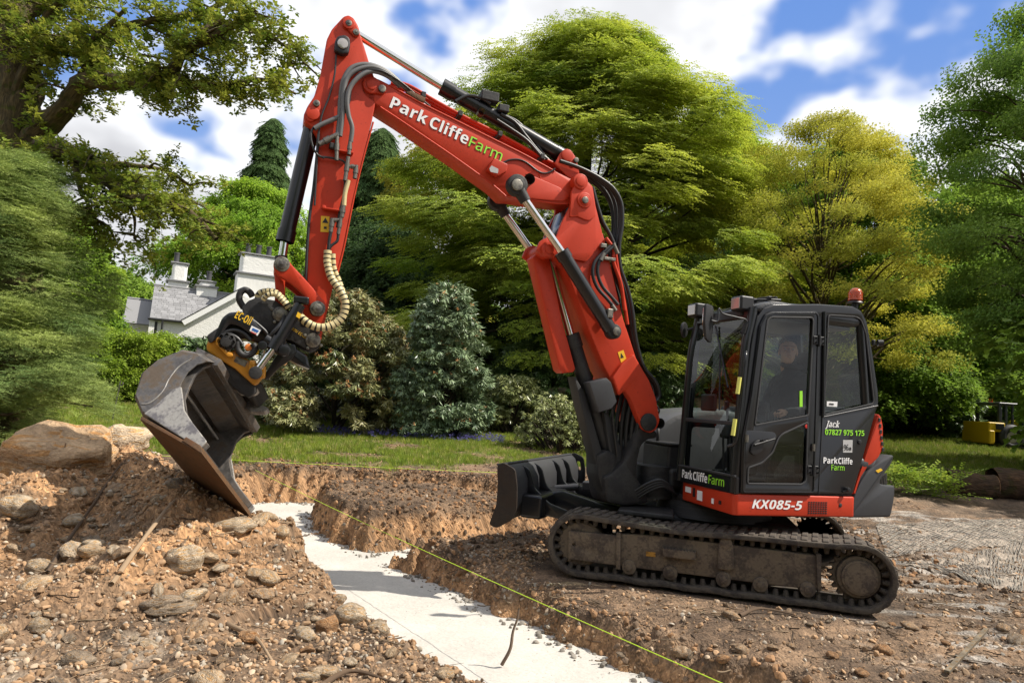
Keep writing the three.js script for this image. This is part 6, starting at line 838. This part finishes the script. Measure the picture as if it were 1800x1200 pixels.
  stack(X([[-18.262,7.789]][0]), X([[-15.612,7.977]][0]), 2.5, [[-17.105,8.434]][0][1], [[-17.24,9.743]][0][1], 1.2, [X([[-17.72,9.709]][0]) - .0, X([[-17.055,9.756]][0]), X([[-16.39,9.804]][0])]);
  stack(X([[-20.653,7.62]][0]), X([[-19.476,7.703]][0]), 2.5, [[-19.967,7.444]][0][1], [[-20.008,7.816]][0][1], -.3, [X([[-19.955,7.67]][0])]);
  stack(X([[-22.529,7.488]][0]), X([[-21.352,7.571]][0]), 2.5, [[-22.031,7.673]][0][1], [[-22.165,8.866]][0][1], -.9, [X([[-22.198,7.511]][0])]);
  put('side_wing', merge([bx(1.6, 3.2, 2, -.75, eaveY - 1.4, -.6, 0)]), wallM, house); put('side_wing_roof', (() => { const g = new THREE.BoxGeometry(1.5, .1, 2.6); g.rotateX(.75); g.translate(-.7, eaveY + .5, .4); return g; })(), slateM[0], house); put('side_wing_back_roof', (() => { const g = new THREE.BoxGeometry(1.5, .1, 2.6); g.rotateX(-.75); g.translate(-.7, eaveY + .5, -1.35); return g; })(), slateM[0], house);
  void hy; void loc; void sx; void fx; void fb;
}
{ // ---- site dumper in the shade on the right
  const d = 27, c = [[19.446,1.083]][0], g = thing('site_dumper', 'yellow cabbed site dumper parked in the shade beyond the logs', 'dumper', [c[0], base(c[0], -27), -d], 0);
  const yl = phy({ color: lin(.55, .36, .01), roughness: .45 }), bk = M.ink, s = 27 / 1200;
  const X = (u) => (u - 1758) * s, Y = (v) => (784 - v) * s, R = (u0, v0, u1, v1, z, dep, r = .05) => bx((u1 - u0) * s, (v1 - v0) * s, dep, (X(u0) + X(u1)) / 2, (Y(v0) + Y(v1)) / 2, z, r);
  put('engine_hood', merge([R(1715, 742, 1744, 758, 0, 1.5), R(1715, 756, 1725, 779, 0, 1.6)]), yl, g); put('hood_grille', R(1727, 744, 1741, 754, .76, .03, .01), bk, g);
  put('chassis', merge([R(1724, 759, 1800, 775, 0, 1.2), R(1760, 762, 1830, 778, 0, .8)]), bk, g);
  put('cab_frame', merge([R(1735, 710, 1740, 760, .62, .1, .02), R(1746, 709, 1750, 762, .62, .1, .02), R(1758, 711, 1761, 758, .62, .1, .02), R(1777, 715, 1781, 752, .62, .1, .02), R(1735, 707, 1779, 712, 0, 1.35, .05), R(1735, 710, 1740, 760, -.62, .1, .02), R(1777, 715, 1781, 752, -.62, .1, .02), R(1744, 752, 1782, 760, 0, 1.3, .04)]), std({ color: lin(.05, .055, .06), roughness: .4 }), g);
  put('cab_pane', R(1740, 712, 1746, 745, .62, .02, 0), M.glass, g); put('cab_pane', R(1750, 713, 1758, 752, .62, .02, 0), M.glass, g); put('cab_pane', R(1761, 714, 1777, 750, .62, .02, 0), M.glass, g);
  for (const [u, z] of [[1755, .7], [1755, -.7], [1812, .7], [1812, -.7]]) { const w = put('wheel', xform(new THREE.TorusGeometry(.34, .15, 14, 30), { t: [X(u), .42, z] }), M.rubber, g); put('rim', xform(new THREE.CylinderGeometry(.22, .22, .2, 20), { t: [X(u), .42, z], r: [Math.PI / 2, 0, 0] }), std({ color: lin(.4, .36, .3), roughness: .6 }), w); }
  put('skip', extr([[X(1790), Y(755)], [X(1800), Y(736)], [X(1850), Y(730)], [X(1850), Y(765)], [X(1805), Y(768)]], -.8, .8, .05, .03), yl, g);
  put('beacon', xform(new THREE.CylinderGeometry(.07, .07, .16, 12), { t: [X(1742), Y(704.5), 0] }), M.amber, g);
  for (let i = 0; i < 3; i++) put('step', R(1768, 761 + i * 10, 1786, 763 + i * 10, .6, .2, .01), M.steel, g);
}
{ // ---- blue car glimpsed behind the engine cover
  const d = 33, c = [[18.01,0.917]][0], g = thing('parked_car', 'blue hatchback half hidden behind the engine cover', 'car', [c[0], base(c[0], -d), -d], .25);
  const bl = phy({ color: lin(.008, .03, .09), roughness: .35, clearcoat: .4 });
  put('body', extr([[-1.9, .25], [-1.95, .7], [-1.3, .85], [-.7, 1.32], [.6, 1.38], [1.4, 1.2], [1.75, .8], [1.8, .3]], -.8, .8, .15, .1), bl, g);
  put('side_window', extr([[-1.0, .9], [-.6, 1.26], [.5, 1.3], [1.2, 1.1], [1.2, .9]], .78, .806, .06, 0), M.ink, g); put('rear_window', (() => { const q = bx(.03, .36, 1.2, 0, 0, 0, .01); q.rotateZ(.5); q.translate(1.62, 1.02, 0); return q; })(), M.ink, g);
  for (const z of [.66, -.66]) put('tail_light', bx(.06, .28, .16, 1.79, .82, z, .02), std({ color: lin(.45, .02, .02), roughness: .3 }), g);
  for (const x of [-1.15, 1.15]) for (const z of [.72, -.72]) { const w = put('wheel', xform(new THREE.TorusGeometry(.22, .1, 10, 24), { t: [x, .31, z] }), M.rubber, g); put('rim', xform(new THREE.CylinderGeometry(.16, .16, .14, 16), { t: [x, .31, z], r: [Math.PI / 2, 0, 0] }), M.steel, w); }
}
{ // ---- felled logs at the edge of the grass
  const barkL = std({ color: lin(.16, .105, .065), map: metres(T.bark, .8), bumpMap: metres(T.bark, .8), bumpScale: .05, roughness: .95 }), cut = std({ color: lin(.36, .22, .12), map: metres(T.rock, 1), roughness: .9 });
  const log = (a, b, r, label, sd) => { seed(sd); const g = thing('felled_log', label, 'log'); const A = V(a[0], base(a[0], -13.4) + r * .9, -13.4), B = V(b[0], base(b[0], -13.4) + r * .9, -13.2); put('bark', taperTube([A, A.clone().lerp(B, .3).add(V(0, rr(-.03, .03), 0)), A.clone().lerp(B, .7).add(V(0, rr(-.03, .03), 0)), B], r, r * .9, 30, 22, .09), barkL, g); for (const [p, q] of [[A, B], [B, A]]) { const dv = p.clone().sub(q).normalize(), e = p.clone().addScaledVector(dv, .006); put('cut_end', bar(p.clone().addScaledVector(dv, -.012).toArray(), e.toArray(), (p === A ? .99 : .885) * r, (p === A ? .97 : .86) * r, 22), cut, g); } };
  log([[8.657,0.664]][0], [[9.434,0.641]][0], .25, 'short felled log with a pale cut end beside the fern', 3); log([[9.512,0.559]][0], [[10.787,0.559]][0], .30, 'thick dark felled log at the edge of the grass', 4);
}
{ // ---- plastic ground-protection mesh laid over the earth, woven from strands
  const meshM = std({ color: lin(.34, .33, .31), roughness: .8, map: metres(T.mud, 1) });
  const mat = (q, label) => { const g = thing('ground_mesh', label, 'mat'); const P = (u, v) => { const x = lerp(lerp(q[0][0], q[1][0], u), lerp(q[3][0], q[2][0], u), v), z = lerp(lerp(q[0][1], q[1][1], u), lerp(q[3][1], q[2][1], u), v); return [x, gy(x, z) + .022, z]; };
    const sheet = []; const pos = [], idx = [], n = 36; for (let j = 0; j <= n; j++) for (let i = 0; i <= n; i++) { const p = P(i / n, j / n); pos.push(p[0], p[1] - .010, p[2]); if (i < n && j < n) { const a = j * (n + 1) + i; idx.push(a, a + n + 1, a + 1, a + 1, a + n + 1, a + n + 2); } } const bg = new THREE.BufferGeometry(); bg.setAttribute('position', new THREE.Float32BufferAttribute(pos, 3)); bg.setIndex(idx); bg.computeVertexNormals(); put('backing', uvBox(bg), std({ color: lin(.42, .36, .30), roughness: .95, map: metres(T.soil, .6) }), g);
    const W = Math.hypot(q[1][0] - q[0][0], q[1][1] - q[0][1]), H = Math.hypot(q[3][0] - q[0][0], q[3][1] - q[0][1]), N = Math.round(W / .13), K = Math.round(H / .13);
    for (let i = 0; i <= N + K; i++) { for (const s of [0, 1]) { const u0 = (i - K) / N, a = Math.max(0, -u0 * N / K), b = Math.min(1, (1 - u0) * N / K); if (b - a < .02) continue; const pts = []; for (let k = 0; k <= 6; k++) { const v = lerp(a, b, k / 6), u = u0 + v * K / N; pts.push(P(s ? 1 - u : u, v)); } sheet.push(hose(pts, .004, 10, 4)); } }
    const st = put('strands', merge(sheet), meshM, g); st.userData = { kind: 'stuff' }; };
  mat(MATS[0], 'grey mesh mat laid on the earth behind the crawler track'); mat(MATS[1], 'dusty mesh mat lying nearer beside the crawler track');
}
{ // ---- setting-out strings, stakes, sticks and scraps
  const stringM = std({ color: lin(.55, .80, .04), roughness: .6 });
  const line = (a, b, r, label) => { const pts = []; for (let i = 0; i <= 10; i++) { const t = i / 10; pts.push([lerp(a[0], b[0], t), lerp(a[1], b[1], t) - .03 * Math.sin(Math.PI * t), lerp(a[2], b[2], t)]); } return top('string_line', hose(pts, r, 40, 6), stringM, label, 'string'); };
  { const a = [[1.202,-3.391]][0], b = [[-3.564,-9.973]][0]; line([a[0], .2, a[1]], [b[0], .26, b[1]], .0028, 'lime setting-out string stretched along the trench'); }
  { const a = [[-6.561,-10.046]][0], b = [[2.011,-12.783]][0]; line([a[0], .34, a[1]], [b[0], .24, b[1]], .0028, 'lime setting-out string across the far edge of the lawn'); }
  { const c = [[-8.587,0.491]][0], y = base(c[0], -15), g = thing('steel_stake', 'thin steel road pin standing before the hedge', 'stake', [c[0], y, -15]); put('rod', bar([0, -.2, 0], [.10, [[-8.592,1.358]][0][1] - y, 0], .014), M.steel, g); put('hook', hose([[.10, .86, 0], [.14, .84, 0], [.16, .88, 0], [.15, .92, 0]], .012, 12, 6), M.steel, g); }
  { const c = [[-5.726,0.781]][0], g = thing('marker_cap', 'small red and white marker cap by the boulders', 'marker', [c[0], c[1], -9]); put('red_top', xform(new THREE.SphereGeometry(.035, 14, 10, 0, 6.3, 0, 1.6), { t: [0, 0, 0] }), M.decalRed, g); put('white_base', xform(new THREE.CylinderGeometry(.035, .03, .05, 14), { t: [0, -.025, 0] }), M.white, g); put('peg', bar([0, -.03, 0], [0, -.45, 0], .012), barkMat, g); }
  { seed(6); const a = [[0.084,-4.806]][0]; top('stick', taperTube([[a[0], -.28, a[1]], [a[0] + .05, -.16, a[1] + .02], [a[0] + .06, -.06, a[1]], [a[0] + .085, .03, a[1]], [a[0] + .09, .10, a[1] + .01]], .014, .006, 20, 6, .3), std({ color: lin(.14, .10, .07), roughness: .95 }), 'crooked bare stick standing in the wet concrete', 'stick'); }
  { const a = [[2.777,-4.289]][0], b = [[3.711,-5.276]][0]; top('plank', (() => { const A = V(a[0], gy(...a) + .03, a[1]), B = V(b[0], gy(...b) + .05, b[1]), dd = B.clone().sub(A), g = bx(.03, .02, dd.length(), 0, 0, 0, .004); g.applyQuaternion(new THREE.Quaternion().setFromUnitVectors(V(0, 0, 1), dd.clone().normalize())); g.translate(...A.lerp(B, .5).toArray()); return g; })(), std({ color: lin(.30, .27, .22), map: metres(T.rock, 2), roughness: .9 }), 'thin weathered batten lying in the mud', 'batten'); }
  const rootM = [std({ color: lin(.10, .065, .04), roughness: .95 }), std({ color: lin(.30, .21, .13), roughness: .95 })];
  const rootsAt = [[[[-2.878,-4.52],[-3.256,-5.49],[-3.431,-6.457],[-3.32,-6.759]], 'dark root arching over the shaded heap'], [[[-2.364,-4.341],[-2.362,-4.668],[-2.497,-5.327],[-2.582,-5.944]], 'pale root trailing down the heap below the bucket'], [[[-2.541,-5.637],[-2.984,-6.86],[-3.246,-7.504]], 'thin upright root on the heap under the bucket'], [[[-1.636,-4.365],[-1.383,-4.156],[-1.199,-3.914]], 'dark bent stick on the front of the heap'], [[[-0.886,-3.703],[-0.768,-3.966],[-0.5,-3.89]], 'dark knobbly root at the foot of the heap'], [[[-0.676,-4.519],[-0.583,-4.756],[-0.465,-4.834]], 'charred root end beside the footing'], [[[1.833,-5.227],[2.062,-5.386],[2.312,-5.359]], 'short stick lying before the crawler track'], [[[-3.828,-5.974],[-4.363,-6.79],[-4.989,-7.709]], 'stub of branch standing before the large boulder']];
  rootsAt.forEach(([p, label], i) => { seed(i + 60); const up = /upright|standing/.test(label); top('root', taperTube(p.map(([x, z], k) => up ? V(p[0][0] + .02 * k, gy(...p[0]) + .13 * k, p[0][1]) : V(x, gy(x, z) + .018 + (k % 2) * .02, z)), .016, .007, 20, 6, .4), rootM[i % 2], label, 'root'); });
  { const c = [[1.516,1.817]][0], g = thing('fallen_trunk', 'weathered grey fallen trunk under the great beech', 'log', [0, 0, 0]); const q = [[1.02,1.766],[1.594,1.906],[2.266,1.819],[3.023,1.706]]; put('bark', taperTube(q.map(p => V(p[0], p[1], -20)), .14, .09, 20, 10, .3), std({ color: lin(.36, .33, .29), map: metres(T.bark, 1), roughness: .9 }), g); void c; }
  { const q = [[4.507,1.9],[4.953,2.151],[5.595,2.159],[6.254,1.803]]; const x = (q[0][0] + q[3][0]) / 2, g = rockGeo(91, 4, .2, .35); const m = top('chipping_pile', g, std({ color: lin(.42, .27, .17), map: T.soil, roughness: 1 }), 'low heap of brown chippings behind the engine hood', 'heap'); m.scale.set(2.2, 2.0, 1.2); m.position.set(x + .4, q[1][1] - .75, -22); }
}
{ // ---- the operator in the cab
  function sdf(fn, lo, hi, size) { // continuous surface of a distance field
    const mc = new MarchingCubes(size, M.ink, false, false, 200000); mc.isolation = 0; const S = size, ext = Math.max(hi[0] - lo[0], hi[1] - lo[1], hi[2] - lo[2]) / 2 * 1.06, c = [0, 1, 2].map(k => (lo[k] + hi[k]) / 2), h = S / 2;
    for (let z = 0; z < S; z++) for (let y = 0; y < S; y++) for (let x = 0; x < S; x++) mc.field[z * S * S + y * S + x] = -fn(c[0] + (x - h) / h * ext, c[1] + (y - h) / h * ext, c[2] + (z - h) / h * ext);
    mc.update(); const n = mc.count; const g = new THREE.BufferGeometry(); g.setAttribute('position', new THREE.BufferAttribute(mc.positionArray.slice(0, n * 3), 3)); g.setAttribute('normal', new THREE.BufferAttribute(mc.normalArray.slice(0, n * 3).map(v => v), 3)); g.scale(ext, ext, ext); g.translate(...c); const w = mergeVertices(g.deleteAttribute('normal') && g, 1e-5); w.computeVertexNormals(); return w;
  }
  const smin = (a, b, k) => { const h = clamp(.5 + .5 * (b - a) / k); return lerp(b, a, h) - k * h * (1 - h); };
  const cap = (p, a, b, r0, r1) => { const ab = [b[0] - a[0], b[1] - a[1], b[2] - a[2]], ap = [p[0] - a[0], p[1] - a[1], p[2] - a[2]], t = clamp((ap[0] * ab[0] + ap[1] * ab[1] + ap[2] * ab[2]) / (ab[0] ** 2 + ab[1] ** 2 + ab[2] ** 2)); return Math.hypot(ap[0] - ab[0] * t, ap[1] - ab[1] * t, ap[2] - ab[2] * t) - lerp(r0, r1, t); };
  const ell = (p, c, r) => { const q = [(p[0] - c[0]) / r[0], (p[1] - c[1]) / r[1], (p[2] - c[2]) / r[2]], k = Math.hypot(...q); return (k - 1) * Math.min(...r); };
  const man = thing('person', 'man in a dark jacket seated at the controls inside the cab', 'person', [2.11, 0, -6.891], UP_TURN);
  const hd = [[-0.314,2.152]][0], z0 = -.62; // head centre
  const S0 = [hd[0] - .06, hd[1] - .27], hip = [S0[0] - .10, 1.42];
  const bones = [[[hip[0], hip[1], z0], [S0[0] - .02, S0[1] - .08, z0], .16, .165], [[S0[0], S0[1] - .03, z0 - .15], [S0[0], S0[1] - .03, z0 + .15], .085, .085], [[S0[0] + .01, S0[1], z0], [hd[0] - .02, hd[1] - .1, z0], .075, .058],
    [[S0[0], S0[1] - .04, z0 - .2], [S0[0] + .08, S0[1] - .29, z0 - .27], .068, .052], [[S0[0] + .08, S0[1] - .29, z0 - .27], [S0[0] + .27, S0[1] - .31, z0 - .25], .052, .036],
    [[S0[0], S0[1] - .04, z0 + .2], [S0[0] + .1, S0[1] - .28, z0 + .26], .068, .052], [[S0[0] + .1, S0[1] - .28, z0 + .26], [S0[0] + .29, S0[1] - .29, z0 + .24], .052, .036]];
  const body = (x, y, z) => { let d = 9; const p = [x, y, z]; for (const [a, b, r0, r1] of bones) d = smin(d, cap(p, a, b, r0, r1), .05); d = smin(d, ell(p, [S0[0] + .03, S0[1] - .2, z0], [.135, .22, .19]), .06); return d + .006 * n3(x * 14, y * 14, z * 14); };
  const jk = put('jacket', sdf(body, [hip[0] - .3, hip[1] - .25, z0 - .42], [S0[0] + .4, hd[1], z0 + .42], 84), std({ color: lin(.022, .023, .026), roughness: .85 }), man);
  put('collar', clean(new THREE.TorusGeometry(.075, .028, 10, 24).rotateX(Math.PI / 2 - .25).translate(hd[0] - .045, hd[1] - .135, z0)), std({ color: lin(.02, .02, .022), roughness: .9 }), jk);
  put('zip', bar([S0[0] + .155, S0[1] - .15, z0], [S0[0] + .085, S0[1] + .0, z0], .008, .008, 8), std({ color: lin(.03, .12, .2), roughness: .6 }), jk);
  const legs = (x, y, z) => { const p = [x, y, z]; let d = 9; for (const s of [-1, 1]) { d = smin(d, cap(p, [hip[0], hip[1] - .06, z0 + s * .09], [hip[0] + .44, hip[1] - .02, z0 + s * .14], .088, .065), .03); d = smin(d, cap(p, [hip[0] + .44, hip[1] - .02, z0 + s * .14], [hip[0] + .52, .99, z0 + s * .13], .062, .045), .03); d = smin(d, cap(p, [hip[0] + .52, .965, z0 + s * .13], [hip[0] + .66, .955, z0 + s * .14], .042, .036), .02); } return d; };
  put('trousers', sdf(legs, [hip[0] - .15, .88, z0 - .3], [hip[0] + .75, hip[1] + .12, z0 + .3], 72), std({ color: lin(.03, .032, .04), roughness: .9 }), man);
  const skin = std({ color: lin(.44, .25, .17), roughness: .6 });
  // head: local +x is the face; turned towards the bucket and the viewer's side
  const head = (x, y, z) => { const p = [x, y, Math.abs(z)]; let d = ell(p, [-.012, .03, 0], [.098, .105, .076]); d = smin(d, ell(p, [.025, -.055, 0], [.066, .07, .056]), .03); d = smin(d, ell(p, [.062, -.098, 0], [.026, .022, .026]), .025); d = smin(d, cap(p, [-.03, -.07, 0], [-.045, -.16, 0], .056, .06), .03); d = smin(d, cap(p, [.084, .012, 0], [.112, -.032, 0], .010, .015), .014); d = smin(d, ell(p, [.1, -.038, .012], [.012, .009, .010]), .008); d = Math.max(d, -ell(p, [.102, .008, .034], [.022, .013, .02]) - .002); d = smin(d, ell(p, [.076, .004, .034], [.016, .013, .016]), .005); d = smin(d, cap(p, [.086, .03, .012], [.074, .031, .052], .010, .008), .012); d = smin(d, ell(p, [.086, -.068, 0], [.016, .008, .026]), .008); d = smin(d, ell(p, [.084, -.08, 0], [.015, .008, .022]), .008); d = Math.max(d, -ell(p, [.104, -.074, 0], [.014, .002, .022])); d = smin(d, ell(p, [-.012, -.01, .079], [.022, .034, .009]), .010); return d; };
  const hg = new THREE.Group(); const H = put('head', sdf(head, [-.13, -.2, -.11], [.14, .15, .11], 96), skin, man); H.position.set(hd[0], hd[1], z0); H.rotation.set(0, .95, 0); H.rotation.order = 'YXZ'; void hg;
  const hair = (x, y, z) => { const cut = x * .55 - y + .045 + .012 * n3(x * 40, 3, z * 40); return Math.max(ell([x, y, z], [-.018, .04, 0], [.106, .108, .084]) + .004 * n3(x * 60, y * 30, z * 60), Math.max(cut, x > .07 && y < .06 ? .02 : -1)); };
  put('hair', sdf(hair, [-.14, -.06, -.11], [.12, .16, .11], 72), std({ color: lin(.018, .012, .008), roughness: .7 }), H);
  for (const s of [-1, 1]) { const e = put('eye', xform(new THREE.SphereGeometry(.0125, 14, 10), { t: [.079, .006, s * .034] }), std({ color: lin(.6, .58, .55), roughness: .3 }), H); void e; put('iris', xform(new THREE.SphereGeometry(.0058, 10, 8), { t: [.0885, .006, s * .034] }), std({ color: lin(.03, .03, .03), roughness: .3 }), H); put('eyebrow', bar([.092, .034, s * .014], [.08, .036, s * .052], .004, .003, 6), std({ color: lin(.02, .014, .01), roughness: .8 }), H); }
  const lv = grp('control_levers', ex);
  // hands closed on the levers: palm, four fingers and a thumb each
  for (const [s, w] of [[-1, [S0[0] + .28, S0[1] - .31, z0 - .25]], [1, [S0[0] + .30, S0[1] - .29, z0 + .24]]]) {
    const hand = (x, y, z) => { const p = [x, y, z]; let d = cap(p, [-.02, 0, 0], [.055, .0, 0], .027, .030); d = smin(d, cap(p, [.05, .0, s * -.022], [.05, .0, s * .024], .024, .022), .02); for (let k = 0; k < 4; k++) { const zz = (k - 1.5) * .021, L = [.030, .035, .033, .025][k]; const a = [.07, .008, zz], b = [.07 + L, -.006, zz * 1.05], c = [.07 + L * .8, -.034, zz]; d = Math.min(d, smin(cap(p, a, b, .0098, .009), cap(p, b, c, .009, .008), .004)); } const ta = [.02, .0, s * .026], tb = [.055, -.018, s * .042], tc = [.085, -.03, s * .028]; return smin(d, smin(cap(p, ta, tb, .012, .0105), cap(p, tb, tc, .0105, .009), .004), .012); };
    const h = put('hand', sdf(hand, [-.06, -.07, -.07], [.13, .05, .07], 64), skin, man); h.position.set(...w); h.rotation.set(0, 0, -.1);
    put('lever', bar([w[0] + .085, w[1] - .20, w[2]], [w[0] + .088, w[1] + .01, w[2]], .013, .018), M.ink, lv);
  }
}
renderer.render(scene, camera);
